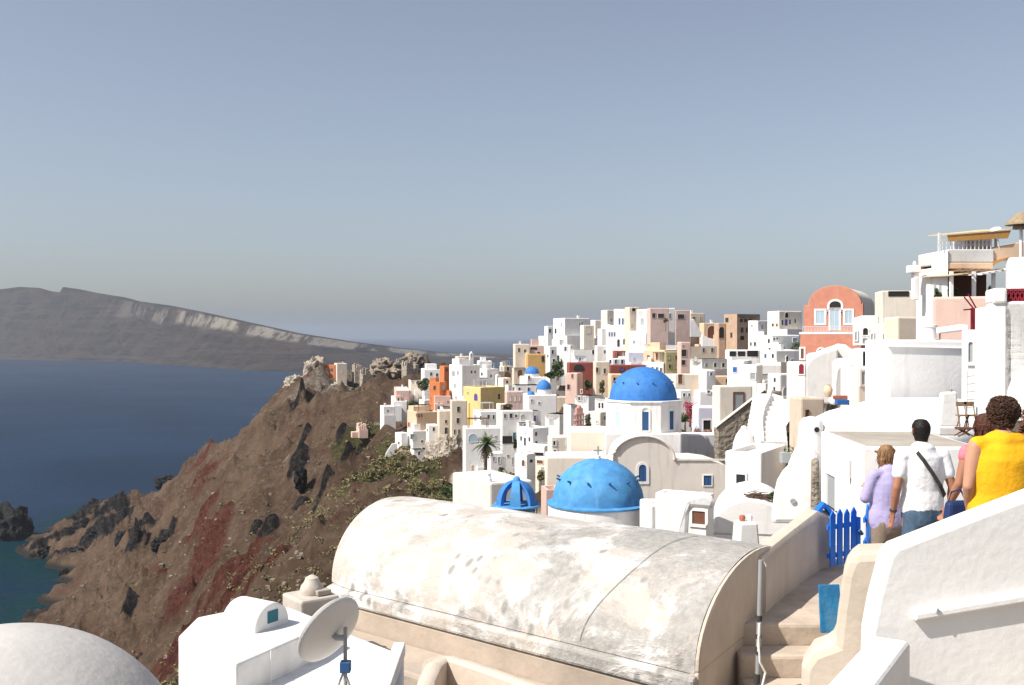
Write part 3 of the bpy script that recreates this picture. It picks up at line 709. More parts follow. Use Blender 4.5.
MB().lathe([(.72, -1), (.74, .2), (.66, .75), (.5, 1.2), (.34, 1.45), (.2, 1.62), (.18, 1.75), (.02, 1.8)], 18).build('dome', 'G', r_, smooth=True)
MB().box(-.22, .22, -.82, -.5, .0, .5).build('mouth', 'S', r_)
H('white house with a tilted wooden window frame beside the stone oven', 725, 761.5, 787, 452.5, 502, 'W', 'L741,484,9,18.5,T', d=52, yaw=58, bevel=.1)
# flowering bush, pots
bush('red flowering bougainvillea between the drum and the lavender house', 690, 421, 84, 9, 20, 'flower', 'bougainvillea', 'shrub', blobs=20, per=60, size=.07)
bush('green shrub under the red bougainvillea', 685, 424, 82, 6, 11, 'leaf', 'shrub', 'shrub', blobs=12, per=60, size=.07)
for i, px in enumerate((695.5, 699, 705.5, 710, 714)):
    r_ = thing('flower_pot', 'terracotta flower pot in the row before the lavender house', 'pot', P(px, 434.4, 79), 0, 'terracotta pots before the lavender house')
    MB().lathe([(.10, 0), (.15, .25), (.165, .26), (.165, .31), (.13, .31), (.12, .27)], 12).build('pot', 'terracotta', r_, smooth=True)
    m_ = MB(); leaves(m_, (0, 0, .36), (.12, .12, .1), 24, .05); m_.build('plant', 'leaf', r_, recalc=False)
# upper right white cluster
H('pale house with an arched lunette and three small blue windows on the skyline', 767, 779, 802, 311, 333, 'C', 'R786.5,315,3.2,5,ka;R782.2,322.5,2,5,n;R786,322.5,2.8,6,p;R789.8,322,1.8,4.6,n;R795,321,1.4,4;L773,325,2,3;L777,325,2,3,w', d=150)
H('low white house with a railing left of the pale skyline house', 748, 758, 769, 320.5, 337, 'W', 'L752,326,2,3,s;R762,327,2,4,s', d=158)
H('white cube under the railed white house with a window pair', 748, 761, 771, 337, 352, 'W', 'L755,344,2,4;L751,344,1.6,3.4', d=150)
H('white stepped house with two tiny windows under the pale skyline house', 760, 772, 800, 335, 352, 'W', 'R774,339.2,1.6,2.4;R777,338.6,1.4,2.4;R795,340,4.4,3.6,l', d=135, yaw=20)
H('white house with a parapet step, left of the red arched house foot', 762, 776, 800, 350, 368, 'W', 'R787,359,2,6,a;R792,361,2,3', d=118, yaw=22)
H('shaded white house with an open railing terrace', 758, 761, 782, 364, 386, 'W', 'R764,376,10,4,sf', d=104)
H('white house carrying a stair mouth right of the railing terrace', 770, 780, 797, 374, 402, 'W', 'R786.5,391,7,9,sa', d=90)
H('tall narrow white house with a dark red arched doorway', 791, 806, 809, 362, 402, 'W', 'L801.5,369,5,10,ra', d=84, yaw=66)
# stairs, stone wall
sg = thing('staircase', 'winding white outdoor staircase beside the slanting stone wall', 'staircase', P(775, 446, 60), math.radians(-4))
k = 60 / F
for i in range(10):
    MB().box(-.75 + .05 * i, .75 + .03 * i, .3 * i, 6, -.6, .28 * (i + 1) + .0).build('step', 'W', sg)
cur = [(-15, 0), (-14, 10), (-13, 22), (-9, 32), (-2, 42), (2, 50)]
for i in range(len(cur) - 1):
    (a, b), (c_, d_) = cur[i], cur[i + 1]
    y0, y1 = i * .6, (i + 1) * .6
    MB().hexa([(a * k, y0, -1), (a * k + .28, y0, -1), (c_ * k + .28, y1, -1), (c_ * k, y1, -1)], [(a * k, y0, b * k + .3), (a * k + .28, y0, b * k + .3), (c_ * k + .28, y1, d_ * k + .3), (c_ * k, y1, d_ * k + .3)]).build('flank_wall', 'W', sg, bevel=.04)
H('tan stone faced house under the shop terrace', 799, 801, 825, 398, 428, 'T', 'R807,415,3,10,wf', d=54)
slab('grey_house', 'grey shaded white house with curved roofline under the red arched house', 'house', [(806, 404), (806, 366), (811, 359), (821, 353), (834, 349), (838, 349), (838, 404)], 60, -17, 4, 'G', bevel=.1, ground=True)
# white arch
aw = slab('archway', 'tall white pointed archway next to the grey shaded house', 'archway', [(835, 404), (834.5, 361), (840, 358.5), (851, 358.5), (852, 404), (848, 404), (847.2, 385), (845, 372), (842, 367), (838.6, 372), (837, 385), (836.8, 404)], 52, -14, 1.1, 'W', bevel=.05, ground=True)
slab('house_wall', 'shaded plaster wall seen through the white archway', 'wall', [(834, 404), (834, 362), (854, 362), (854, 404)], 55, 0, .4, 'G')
H('white house with one slim grey window right of the archway', 851, 857.5, 891, 367, 394, 'C', 'R863,378,3.4,13,s', d=46)
slab('stone_heap_wall', 'broken beige stone wall stub on the roof right of the archway', 'wall', [(871, 368), (872, 359), (876, 356), (880, 358), (884, 352), (887, 351), (888, 368)], 46.5, 5, .6, 'S', bevel=.1)
slab('roof_stair', 'pale stepped roof slope below the red arched house', 'roof', [(806, 366), (806, 354), (815, 353), (822, 349.5), (830, 347), (838, 344), (846, 345), (853, 350), (856, 357), (856, 366)], 62.5, -18, 3, 'W', bevel=.15)
# ---- the red arched house
dA = 92.0; A0 = P(802, 334, dA); ya = math.radians(-27)
ar = thing('arched_house', 'brick red house with a semicircular gable and a white framed lunette', 'house', A0, ya)
f = Face(A0, ya, 'R')
def A(px, py): return f.at(px, py)
xl, zl = A(803.5, 334); xr, _ = A(862, 334); za = A(830, 285.5)[1]; _, zs = A(804, 305)
xc = (A(808, 300)[0] + A(861.5, 300)[0]) / 2; rad = (A(861.5, 300)[0] - A(808, 300)[0]) / 2
pts = [(xl, -1.0), (xr + .1, -1.0), (xr + .1, A(800, 303)[1])] + [(xc + rad * math.cos(math.pi * i / 20), A(830, 305)[1] + (za - A(830, 305)[1]) * math.sin(math.pi * i / 20)) for i in range(21)] + [(xl, zs)]
MB().hexa([(u, 0, z) for u, z in pts], [(u, .5, z) for u, z in pts]).build('wall', 'R', ar, bevel=.05)
vp = [(xc + (rad - .03) * math.cos(math.pi * i / 20), A(830, 305)[1] + (za - A(830, 305)[1] - .03) * math.sin(math.pi * i / 20)) for i in range(21)]
vp = [(vp[0][0], -1.0)] + vp + [(vp[-1][0], -1.0)]
MB().hexa([(u, .48, z) for u, z in vp], [(u, 9, z) for u, z in vp]).build('barrel_roof', 'C', ar, smooth=True)
opening(ar, f, 820.3, 317, 8.5, 13, 'l', frame=.16, near=True)
opening(ar, f, 834.8, 320, 8.6, 21, 'lD', frame=.16, near=True)
opening(ar, f, 848.6, 317, 7, 13, 'l', frame=.16, near=True)
opening(ar, f, 835.3, 304.4, 11.5, 6.6, 'ka', frame=.2)
opening(ar, f, 827.6, 312.5, 1.6, 2.2, 'k', frame=.02); opening(ar, f, 841.6, 312.5, 1.6, 2.2, 'k', frame=.02)
# railing before the windows
rl_ = MB(); z0 = A(820, 332)[1]; z1 = A(820, 327)[1]
for i in range(40):
    u = xl + (xr - xl) * i / 39; rl_.box(u - .02, u + .02, -.42, -.39, z0, z1)
rl_.box(xl, xr, -.44, -.37, z1, z1 + .06).build('railing', 'G', ar)
MB().box(xl - .3, xr, -.5, -.03, A(820, 334)[1] - .02, A(820, 332)[1] - .01).build('ledge', 'W', ar)
# lower storey
lo = [(A(799.5, 366)[0], A(799.5, 368)[1]), (xr, A(799.5, 368)[1]), (xr, A(820, 334)[1] - .03), (A(801.5, 366)[0], A(820, 334)[1] - .03)]
MB().hexa([(u, -.48, z) for u, z in lo], [(u, .48, z) for u, z in lo]).build('lower_wall', 'R', ar, bevel=.03)
f2 = Face(A0 + Vector((math.sin(ya) * .48, -math.cos(ya) * .48, 0)), ya, 'R')
def op2(px, py, w, h, kk):
    o = opening(ar, f2, px, py, w, h, kk, frame=.15); o.location.y -= .48; return o
op2(802.4, 353.5, 3, 10, 'w'); op2(821, 351.8, 6, 6, 'wa')
GROUND.append((A0.x + 3, A0.y + 3, A0.z - 3.4))
bush('small green and yellow shrub at the foot of the red arched house', 811, 360, 88, 3.2, 6, 'leaf_dry', 'shrub', 'shrub', blobs=8, per=40, size=.06)
H('cream barrel roofed house humped behind the red arched house', 862, 864, 899, 302, 320, 'C', '', 'vL', 288.5, d=98, yaw=14, dl=6, rc='C')
# belfry gable
bf = slab('belfry_gable', 'bright white belfry gable with an arched opening and slim shutters', 'belfry', [(853.5, 346), (853.5, 318), (862, 315.5), (879, 315.5), (879, 323), (884, 323.5), (890, 322), (897, 316), (898, 346)], 62, -18, 3, 'W', bevel=.06, ground=True)
fb = Face(P(853.5, 346, 62), math.radians(-18), 'R')
opening(bf, fb, 865.5, 331.5, 5, 7, 'ka'); opening(bf, fb, 865.3, 341, 5, 5, 's'); opening(bf, fb, 872, 338, 1.6, 8, 's'); opening(bf, fb, 884, 338.5, 2, 9, 's'); opening(bf, fb, 856, 336, 1.4, 8, 's')
slab('roof_slab', 'white roof edge slab over the archway passage', 'roof', [(862, 367), (862, 350), (871, 348.5), (887, 350), (887, 353), (864, 353), (864, 367)], 50, 0, 2, 'W')
H('beige plaster house behind the big blank white wall', 896, 897.5, 934, 317, 342, 'B', d=56)
H('low cream house with a strip of dark windows on the skyline', 879.5, 881.5, 936, 291, 318, 'C', yaw=-10, dl=3, win='R898.5,293.6,20,4.6,kf;R912.8,294,1,5;R921.5,294.4,12,5.4,s', d=80, rim=False)
# big blank wall house
H('big blank white wall house with a thin moulding in front of the pink terrace', 887, 888.5, 968, 340, 436, 'W', '-', d=30, yaw=6, dl=1.6, rim=True, bevel=.06)
slab('wall_moulding', 'thin grey moulding line across the top of the big blank wall', 'moulding', [(888.5, 347), (888.5, 345.6), (967, 347.6), (967, 349)], 29.93, 6, .1, 'W', bevel=.01)
r_ = thing('chimney', 'stout white round chimney on the big blank white wall house', 'chimney', P(930.5, 341, 31.5))
MB().lathe([(.17, -.4), (.17, .42), (.2, .44), (.2, .5), (.13, .52), (.13, .44)], 16).build('stack', 'W', r_, smooth=True)
r_ = thing('sunshade', 'folded pale cloth sunshade lying behind the big blank wall', 'sunshade', P(952, 334, 33))
MB().hexa([(-.55, -.2, 0), (.5, -.2, .12), (.5, .3, .16), (-.55, .3, .02)], [(-.5, -.15, .16), (.48, -.15, .3), (.45, .25, .34), (-.5, .25, .2)]).build('cloth', 'W', r_, bevel=.05)
MB().tube([(-.4, 0, -.4), (-.4, 0, .1)], .02).build('post', 'wood', r_)
H('pink terrace house wall under the restaurant pergola', 931.5, 933, 995, 297, 342, 'P', '-', d=42, rim=False, dl=5, yaw=-24)
H('pale white house between the pink wall and the right hand tower', 966, 968, 994, 329.5, 375, 'W', 'R970.5,352,4.5,20,sa', d=26, rim=False, yaw=-20, dl=2)
H('small pale blue white house over the pale house with a red post', 974, 976, 995, 308, 333, 'L', '-', d=34, rim=False, yaw=-22, dl=3)
# red post and awning frame
r_ = thing('awning_frame', 'dark red steel frame of a folded awning on the pink wall', 'frame', P(973, 330, 33.5))
k = 33.5 / F
MB().box(-1.8 * k, 1.8 * k, -.06, .06, 0, 22 * k).build('post', 'red', r_)
MB().tube([(0, 0, 21 * k), (-12 * k, -.2, 20 * k)], .025).tube([(-9 * k, 0, 33 * k), (0, 0, 22 * k)], .025).tube([(-5 * k, 0, 36 * k), (3 * k, 0, 22 * k)], .025).build('arm', 'red', r_)
# ---- restaurant block
dR = 48.0
rs = thing('restaurant', 'white and cream terrace restaurant with an open dark pergola floor', 'restaurant', P(935, 299, dR), 0)
k = dR / F
def rx(px): return (px - 935) * k
def rz(py): return (299 - py) * k
MB().box(rx(943.4), rx(944.7) + .5, 1.45, 3.3, -3, rz(266)).build('stair_tower', 'W', rs, bevel=.06)
MB().box(rx(943.4), rx(944.7), -.4, 1.4, -3, rz(250.4)).build('corner_tower', 'W', rs, bevel=.06)
MB().box(rx(945.2), rx(1012), 2.6, 3, -.6, rz(263)).build('back_wall', 'brown', rs)
MB().box(rx(943.6), rx(1012), -.2, 3.2, -1.5, -.02).build('floor_slab', 'P', rs, bevel=.04)
MB().box(rx(944.8), rx(991), -.3, 3.2, rz(263), rz(249.8)).build('parapet', 'G', rs, bevel=.05)
MB().box(rx(944), rx(990), -.34, 0, rz(269.5), rz(263.2)).build('fascia', 'H', rs, bevel=.04)
MB().hexa([(rx(988), -.2, rz(263)), (rx(1030), -.2, rz(257)), (rx(1030), 3, rz(257)), (rx(988), 3, rz(263))], [(rx(988), -.2, rz(249)), (rx(1030), -.2, rz(240)), (rx(1030), 3, rz(240)), (rx(988), 3, rz(249))]).build('side_parapet', 'H', rs, bevel=.04)
for px in (941, 963, 982):
    MB().box(rx(px) - .07, rx(px) + .07, -1.2, -1.05, 0, rz(273)).build('post', 'W', rs)
MB().hexa([(rx(935), -1.6, rz(278)), (rx(957), -1.6, rz(275.5)), (rx(957), 2, rz(273)), (rx(938), 2, rz(275))], [(rx(935), -1.6, rz(277)), (rx(957), -1.6, rz(274.4)), (rx(957), 2, rz(272)), (rx(938), 2, rz(274))]).build('pergola_roof', 'awning', rs)
MB().hexa([(rx(966), -1.6, rz(277)), (rx(1006), -1.6, rz(270)), (rx(1006), 3, rz(268)), (rx(966), 3, rz(273))], [(rx(966), -1.6, rz(275.5)), (rx(1006), -1.6, rz(268.5)), (rx(1006), 3, rz(267)), (rx(966), 3, rz(272))]).build('pergola_roof', 'W', rs)
for px in (945, 951, 957, 964, 971, 978, 985):
    MB().box(rx(px), rx(px) + .06, -1.7, 2.4, rz(272.4), rz(271.4)).build('rafter', 'wood', rs)
for yy in (.2, .8):
    w_ = MB().box(rx(943.4) - .02, rx(943.4) + .04, yy, yy + .28, rz(294), rz(284)).build('window', 'shutter', rs)
# upper terrace : railing, awning and its posts
mb = MB()
for px in range(936, 990, 4): mb.box(rx(px), rx(px) + .03, -.25, -.22, rz(250), rz(241))
mb.box(rx(936), rx(990), -.26, -.2, rz(241), rz(240.4)); mb.box(rx(936), rx(990), -.25, -.21, rz(245.5), rz(245.1)); mb.build('railing', 'white_metal', rs)
for px, yt in ((943, 232), (981, 236), (1000, 226)):
    MB().box(rx(px) - .05, rx(px) + .05, .4, .5, rz(250), rz(yt)).build('awning_post', 'white_metal', rs)
MB().hexa([(rx(943), -.4, rz(236)), (rx(1008), -.4, rz(231)), (rx(1006), 2.6, rz(225)), (rx(950), 2.6, rz(231))], [(rx(943), -.4, rz(235)), (rx(1008), -.4, rz(230)), (rx(1006), 2.6, rz(224)), (rx(950), 2.6, rz(230))]).build('awning', 'awning', rs)
MB().hexa([(rx(945), -.36, rz(242)), (rx(1004), -.36, rz(239)), (rx(1004), -.3, rz(239)), (rx(945), -.3, rz(242))], [(rx(944), -.36, rz(236.2)), (rx(1007), -.36, rz(231.2)), (rx(1007), -.3, rz(231.2)), (rx(944), -.3, rz(236.2))]).build('awning_valance', 'awning_dark', rs)
MB().box(rx(980), rx(1008), 1.6, 3, rz(249), rz(236)).build('bar_house', 'L', rs, bevel=.04)
MB().hexa([(rx(990), -.3, rz(266)), (rx(1005), -.3, rz(258)), (rx(1005), -.1, rz(258)), (rx(990), -.1, rz(266))], [(rx(990), -.3, rz(261.5)), (rx(1006), -.3, rz(257.6)), (rx(1006), -.1, rz(257.6)), (rx(990), -.1, rz(261.5))]).build('side_awning', 'awning_dark', rs)
# plants inside the pergola
for px, h in ((938, 10), (950, 13), (957, 11), (990, 12)):
    bush({938: 'dry leafy plant at the left pergola post', 950: 'bushy green plant in the dark pergola', 957: 'shorter green plant beside the middle pergola post', 990: 'green plant at the right end of the pergola'}[px], px, 298, 47.5, 4, h, 'leaf', 'potted_plant', 'plant', blobs=8, per=50, size=.06)
r_ = thing('chimney', 'white square chimney with a round knob left of the restaurant', 'chimney', P(914.5, 290, 50))
k = 50 / F
MB().box(-2 * k, 3 * k, -.2, .2, -.5, 17 * k).box(-6.5 * k, 4.5 * k, -.28, .28, 17 * k, 24.5 * k).build('stack', 'W', r_, bevel=.04)
MB().lathe([(.06, 24.5 * k), (.09, 26 * k), (.07, 28 * k), (.01, 29 * k)], 10).build('knob', 'W', r_, smooth=True)
r_ = thing('thatched_parasol', 'thatched parasol on the highest terrace at the right edge', 'parasol', P(1021, 246, 44))
k = 44 / F
MB().tube([(0, 0, -.5), (0, 0, 30 * k)], .07, 8).build('pole', 'white_metal', r_)
MB().lathe([(15 * k, 21 * k), (14 * k, 23 * k), (6 * k, 31 * k), (.03, 34 * k)], 16).build('canopy', 'thatch', r_)
MB().lathe([(8 * k, 17 * k), (7 * k, 20 * k), (.1, 24 * k)], 16).build('lower_canopy', 'thatch', r_)
r_ = thing('satellite_dish', 'small white satellite dish on the restaurant roof terrace', 'satellite dish', P(998, 241, 45.5))
MB().tube([(0, 0, -.4), (0, 0, .3)], .03).build('pole', 'white_metal', r_)
MB().lathe([(.26, .55), (.2, .62), (.02, .66)], 14).build('dish', 'white_metal', r_, smooth=True)
r_.rotation_euler = (.2, -.3, 0)
# ---- tall white house at the right edge
dW = 15.0; W0 = P(992, 480, dW); yw = math.radians(-17)
tw = thing('white_house', 'tall bright white house at the right edge with a dark arched doorway and red lattice', 'house', W0, yw)
f = Face(W0, yw, 'R')
def Wf(px, py): return f.at(px, py)
o1 = [Wf(992, 490), Wf(991.5, 303), Wf(1006, 301.5), Wf(1120, 300), Wf(1120, 490), Wf(1052, 490)]
arc = [Wf(1050, 430), Wf(1048, 395), Wf(1040, 372), Wf(1028, 366), Wf(1016, 374), Wf(1010, 392), Wf(1008, 425), Wf(1007, 490)]
pts = o1[:6] + arc
MB().hexa([(u, 0, z) for u, z in pts], [(u, .6, z) for u, z in pts]).build('wall', 'W', tw, bevel=.04)
a_, b_ = Wf(1000, 490), Wf(1060, 360)
MB().box(a_[0], b_[0], .62, .7, a_[1], b_[1]).build('door_recess', 'G', tw)
p0, p1 = Wf(992, 304), Wf(1007, 288)
MB().box(p0[0], p1[0], -.04, .66, p0[1], p1[1]).build('pillar', 'W', tw, bevel=.04)
MB().box(p1[0] - .02, Wf(1120, 300)[0], .0, 3, Wf(1000, 420)[1], Wf(1000, 303.2)[1]).build('rear_wall', 'W', tw)
q0, q1 = Wf(1007.3, 301.2), Wf(1060, 289.5)
lt = MB(); n = 12; w_ = (q1[0] - q0[0]) / n; h_ = q1[1] - q0[1]
for i in range(n):
    u = q0[0] + w_ * i
    for (s0, s1) in ((0, 1), (1, 0)):
        lt.hexa([(u, .2, q0[1] + h_ * s0 - .02), (u + w_, .2, q0[1] + h_ * s1 - .02), (u + w_, .24, q0[1] + h_ * s1 - .02), (u, .24, q0[1] + h_ * s0 - .02)], [(u, .2, q0[1] + h_ * s0 + .03), (u + w_, .2, q0[1] + h_ * s1 + .03), (u + w_, .24, q0[1] + h_ * s1 + .03), (u, .24, q0[1] + h_ * s0 + .03)])
lt.box(q0[0], q1[0], .19, .25, q1[1], q1[1] + .03).box(q0[0], q1[0], .19, .25, q0[1] - .02, q0[1] + .02)
lt.build('lattice_balustrade', 'red', tw)
u0 = q0[0]; MB().box(u0, q1[0], .27, .29, q0[1], q1[1]).build('lattice_backing', 'red', tw)
H('white upper terrace wall under the thatched parasol', 1006, 1007.5, 1040, 257, 320, 'W', '-', d=36, rim=False, yaw=-25, dl=3)
bush('dark red flowering creeper in the right hand doorway', 1024, 452, 14.9, 6, 52, 'brown', 'creeper', 'plant', blobs=14, per=60, size=.035)
# ---- near flat roofed house with the door
d0 = 20.5
rt, C, y, w1, w2, zt, fc = H('flat roofed white house with a dark doorway and stained stone roof', 820, 861.5, 985, 447, 555, 'W', '', d=d0, yaw=-3.5, dl=3.4, rim=False, rc='roof_stone', bevel=.05)
opening(rt, fc['L'], 832.5, 491, 9, 27, 'sD', frame=.04)
MB().box(.12, w2 - .1, .12, w1 - .1, zt - .05, zt + .012).build('roof_deck', 'roof_stone', rt)
rl_ = MB().tube([fc['L'].loc(*((lambda q: (q[0], .06, q[1]))(fc['L'].at(851, 460)))), fc['L'].loc(*((lambda q: (q[0], .06, q[1]))(fc['L'].at(851, 478))))], .06, 8)
rl_.build('wall_lamp', 'white_metal', rt)
MB().tube([(.35, -.02, -1.5 + 2.6), (.36, -.02, zt - .9), (.42, -.02, zt - .6), (.7, -.02, zt - .45), (1.2, -.02, zt - .42)], .008, 5).build('wall_cable', 'cable', rt)
# shallow white dome behind
r_ = thing('dome_roof', 'shallow bright white vaulted roof behind the flat roofed house', 'roof', P(894, 432, 26.5))
MB().lathe([(2.2, -1.5)] + dome_prof(2.2, .68, 8, 0), 40).build('vault', 'W', r_, smooth=True)
slab('roof_flank', 'white sloping roof flank rising to the big blank wall', 'roof', [(822, 432), (833, 424), (850, 416), (880, 408), (905, 402), (985, 402), (985, 440), (822, 440)], 27.5, 0, 2.0, 'W', bevel=.3)
# rounded chimney and buttress
r_ = thing('chimney', 'rounded white chimney house with a dark round hole left of the flat roofed house', 'chimney', P(811, 456, 26))
k = 26 / F
MB().lathe([(14 * k, -1.6), (14 * k, 4 * k), (13 * k, 16 * k), (12 * k, 24 * k), (11.5 * k, 33 * k), (8 * k, 38 * k), (.02, 40 * k)], 24).build('body', 'W', r_, smooth=True, angle=60)
MB().tube([(2 * k, -12.4 * k, 27.5 * k), (2 * k, -8 * k, 27.5 * k)], 3.6 * k, 14).build('flue_rim', 'W', r_, smooth=True)
MB().tube([(2 * k, -12.7 * k, 27.5 * k), (2 * k, -9 * k, 27.5 * k)], 2.6 * k, 14).build('flue_hole', 'dark', r_, smooth=True)
bt = slab('buttress', 'bulging white buttress wall with a small round vent', 'wall', [(771, 524), (774, 500), (777, 488), (783, 478), (788, 473), (792, 463), (797, 452), (803, 449.5), (812, 449.5), (819, 456), (819, 524)], 25.2, -15, 1.6, 'W', bevel=.22, ground=True)
fb = Face(P(771, 524, 25.2), math.radians(-15), 'R'); u, z = fb.at(793, 501)
mb = MB().tube([(u, -.04, z), (u, .1, z)], .07, 14); mb.build('vent', 'shutter', bt, smooth=True)
slab('stone_edge', 'exposed rough stone strip between the buttress and the doorway', 'wall', [(811, 512), (812, 461), (819, 460), (819.5, 512)], 24.4, -15, .5, 'S', bevel=.06)
r_ = thing('planter', 'small grey planter box on the white wall above the buttress', 'planter', P(785, 461, 27))
MB().box(-.12, .12, -.12, .12, -.05, .24).build('box', 'shutter', r_, bevel=.01)
m_ = MB(); leaves(m_, (.1, 0, .3), (.14, .12, .12), 50, .04); m_.build('plant', 'leaf', r_, recalc=False)
# shop goods and furniture on the terraces
r_ = thing('market_table', 'shop table with a blue cloth under red goods by the archway', 'table', P(842, 410, 46))
MB().box(-.28, .28, -.2, .2, .25, .48).build('cloth', 'blue', r_, bevel=.02)
MB().box(-.34, .3, .1, .3, .48, .66).build('goods', 'terracotta', r_, bevel=.02)
for sx in (-.25, .25): MB().box(sx - .02, sx + .02, -.18, -.14, 0, .25).build('leg', 'wood', r_)
r_ = thing('satellite_dish', 'small tilted white dish on the terrace beside the shop table', 'satellite dish', P(830, 405, 47))
MB().tube([(0, 0, 0), (0, 0, .4)], .02).build('pole', 'metal', r_)
MB().lathe([(.22, .34), (.17, .4), (.02, .43)], 14).build('dish', 'W', r_, smooth=True); r_.rotation_euler = (.9, .3, 0)
r_ = thing('clay_jar', 'sandy clay jar on the terrace wall left of the shop table', 'jar', P(828, 397, 48))
MB().lathe([(.12, 0), (.2, .2), (.22, .36), (.14, .52), (.1, .56), (.12, .6)], 14).build('jar', 'H', r_, smooth=True)
r_ = thing('covered_display', 'white sheet covered display stand on the lower terrace', 'display', P(948, 427, 19))
MB().hexa([(-.22, -.1, .0), (.22, -.1, 0), (.22, .12, 0), (-.22, .12, 0)], [(-.14, -.06, .66), (.15, -.06, .68), (.15, .08, .68), (-.14, .08, .66)]).build('sheet', 'W', r_, bevel=.04)
MB().tube([(.04, 0, .6), (.05, 0, .72)], .03).build('knob', 'metal', r_)
r_ = thing('stone_block', 'pale stone block on the terrace beside the covered display', 'block', P(946, 432, 18.3))
MB().box(-.19, .3, -.15, .15, -.05, .1).build('block', 'G', r_, bevel=.02)
r_ = thing('stool', 'dark low folding stool on the terrace behind the man', 'stool', P(964, 436, 17))
MB().box(-.12, .12, -.1, .1, .12, .15).build('seat', 'brown', r_)
for s in (-1, 1):
    MB().tube([(-.13 * s, -.08, 0), (.1 * s, -.06, .13)], .012).build('leg', 'brown', r_); MB().tube([(-.13 * s, .08, 0), (.1 * s, .06, .13)], .012).build('leg', 'brown', r_)
r_ = thing('postcard_rack', 'tall thin metal rack of goods against the pale house', 'rack', P(976, 432, 18))
MB().tube([(0, 0, 0), (.02, 0, 1.3)], .012).build('pole', 'metal', r_)
mb = MB()
for i in range(6):
    mb.tube([(-.16, 0, .3 + .14 * i), (.2, 0, .34 + .14 * i)], .006, 4)
for sx in (-.16, .02, .2): mb.tube([(sx, 0, .28), (sx, 0, 1.1)], .006, 4)
mb.build('grid', 'metal', r_)
MB().box(.0, .2, -.05, .02, .95, 1.06).build('goods', 'H', r_)
for i, (px, s) in enumerate(((963, 1), (970.5, -1))):
    r_ = thing('folding_chair', 'wooden folding chair on the terrace, ' + ('nearer the covered display' if i == 0 else 'nearer the metal rack'), 'chair', P(px, 430, 17.8))
    for q in (-.08, .08):
        MB().tube([(q * s, -.06, 0), (q * s, .08, .5)], .010, 5).build('leg', 'wood', r_)
        MB().tube([(q * s, .1, 0), (q * s, -.05, .26)], .010, 5).build('leg', 'wood', r_)
    MB().box(-.09, .09, -.1, .1, .25, .27).build('seat', 'wood', r_); MB().box(-.09, .09, .06, .09, .42, .5).build('backrest', 'wood', r_)
# ================================================================== foreground
# ---- weathered barrel vault
VA = Vector((3.6, 15.0, 0)); axd = Vector((-.78, .62, 0)).normalized(); nn = Vector((-.62, -.78, 0)).normalized()
ztp = -3.24; hw = 2.35; rise = 1.18; zsp = ztp - rise; vlen = 8.05
vt = thing('vaulted_roof', 'weathered whitewashed barrel vault roof with peeling grey plaster filling the foreground', 'roof', (VA.x, VA.y, zsp), math.atan2(axd.y, axd.x))
# local x along the vault (right end = 0), local y = -nn side (far) ; near side is +? computed from the frame
ey = Vector((-axd.y, axd.x, 0)); sgn = 1 if ey.dot(nn) > 0 else -1
nx, na = 64, 30
inv = Matrix.Rotation(-math.atan2(axd.y, axd.x), 3, 'Z')
gR = inv @ Vector((-.52, -.854, 0)); gL = inv @ Vector((-.24, -.97, 0))
def V(x, s, z):
    g = gR.lerp(gL, min(1, max(0, x / vlen)))
    return (x + g.x * s, g.y * s, z)
def vsurf(x, a, off=0):
    ov = .10 * noise.noise((x * .5, a * 1.2, 3)) * .5
    w = hw + off; h = rise + off
    e = 1.0
    # the far end is hipped a little, rounded by hand plastering
    if x > vlen - .7: e = 1 - .07 * ((x - vlen + .7) / .7) ** 2
    return V(x, w * math.cos(a) * e, (h * math.sin(a) ** .92 * e + ov * math.sin(a)) if a > 0 else 0)
vs = []; fs = []
for i in range(nx + 1):
    for j in range(na + 1):
        vs.append(vsurf(vlen * i / nx, math.pi * j / na))
for i in range(nx):
    for j in range(na):
        o = i * (na + 1) + j
        fs.append((o, o + 1, o + na + 2, o + na + 1))
vm = bpy.data.materials.new('weathered_plaster'); vm.use_nodes = True
nt = vm.node_tree; bs = nt.nodes['Principled BSDF']; bs.inputs['Roughness'].default_value = .9; bs.inputs['Specular IOR Level'].default_value = .2
tc = nd(nt, 'ShaderNodeTexCoord')
def nz(scale, det=7, rough=.65, vec=None, dist=0):
    n = nd(nt, 'ShaderNodeTexNoise'); n.inputs['Scale'].default_value = scale; n.inputs['Detail'].default_value = det; n.inputs['Roughness'].default_value = rough; n.inputs['Distortion'].default_value = dist
    nt.links.new(vec or tc.outputs['Object'], n.inputs['Vector']); return n.outputs['Fac']
def rng(v, a, b, t0=0, t1=1):
    m = nd(nt, 'ShaderNodeMapRange'); m.interpolation_type = 'SMOOTHSTEP'
    for k, x in zip(('From Min', 'From Max', 'To Min', 'To Max'), (a, b, t0, t1)): m.inputs[k].default_value = x
    nt.links.new(v, m.inputs['Value']); return m.outputs['Result']
def mixc(f, a, b):
    m = nd(nt, 'ShaderNodeMix', data_type='RGBA')
    nt.links.new(f, m.inputs['Factor'])
    for k, c in (('A', a), ('B', b)):
        if isinstance(c, tuple): m.inputs[k].default_value = (*c, 1)
        else: nt.links.new(c, m.inputs[k])
    return m.outputs['Result']
def mapv(s, l=(0, 0, 0)):
    m = nd(nt, 'ShaderNodeMapping'); m.inputs['Scale'].default_value = s; m.inputs['Location'].default_value = l
    nt.links.new(tc.outputs['Object'], m.inputs['Vector']); return m.outputs['Vector']
white = mixc(rng(nz(3.0), .35, .65), (.60, .585, .56), (.72, .71, .69))
beige = mixc(rng(nz(1.3, 8, .7, mapv((1, 1, 1), (4, 2, 1))), .40, .56), white, (.49, .44, .39))
grey = mixc(rng(nz(9), .35, .65), (.30, .286, .265), (.39, .372, .345))
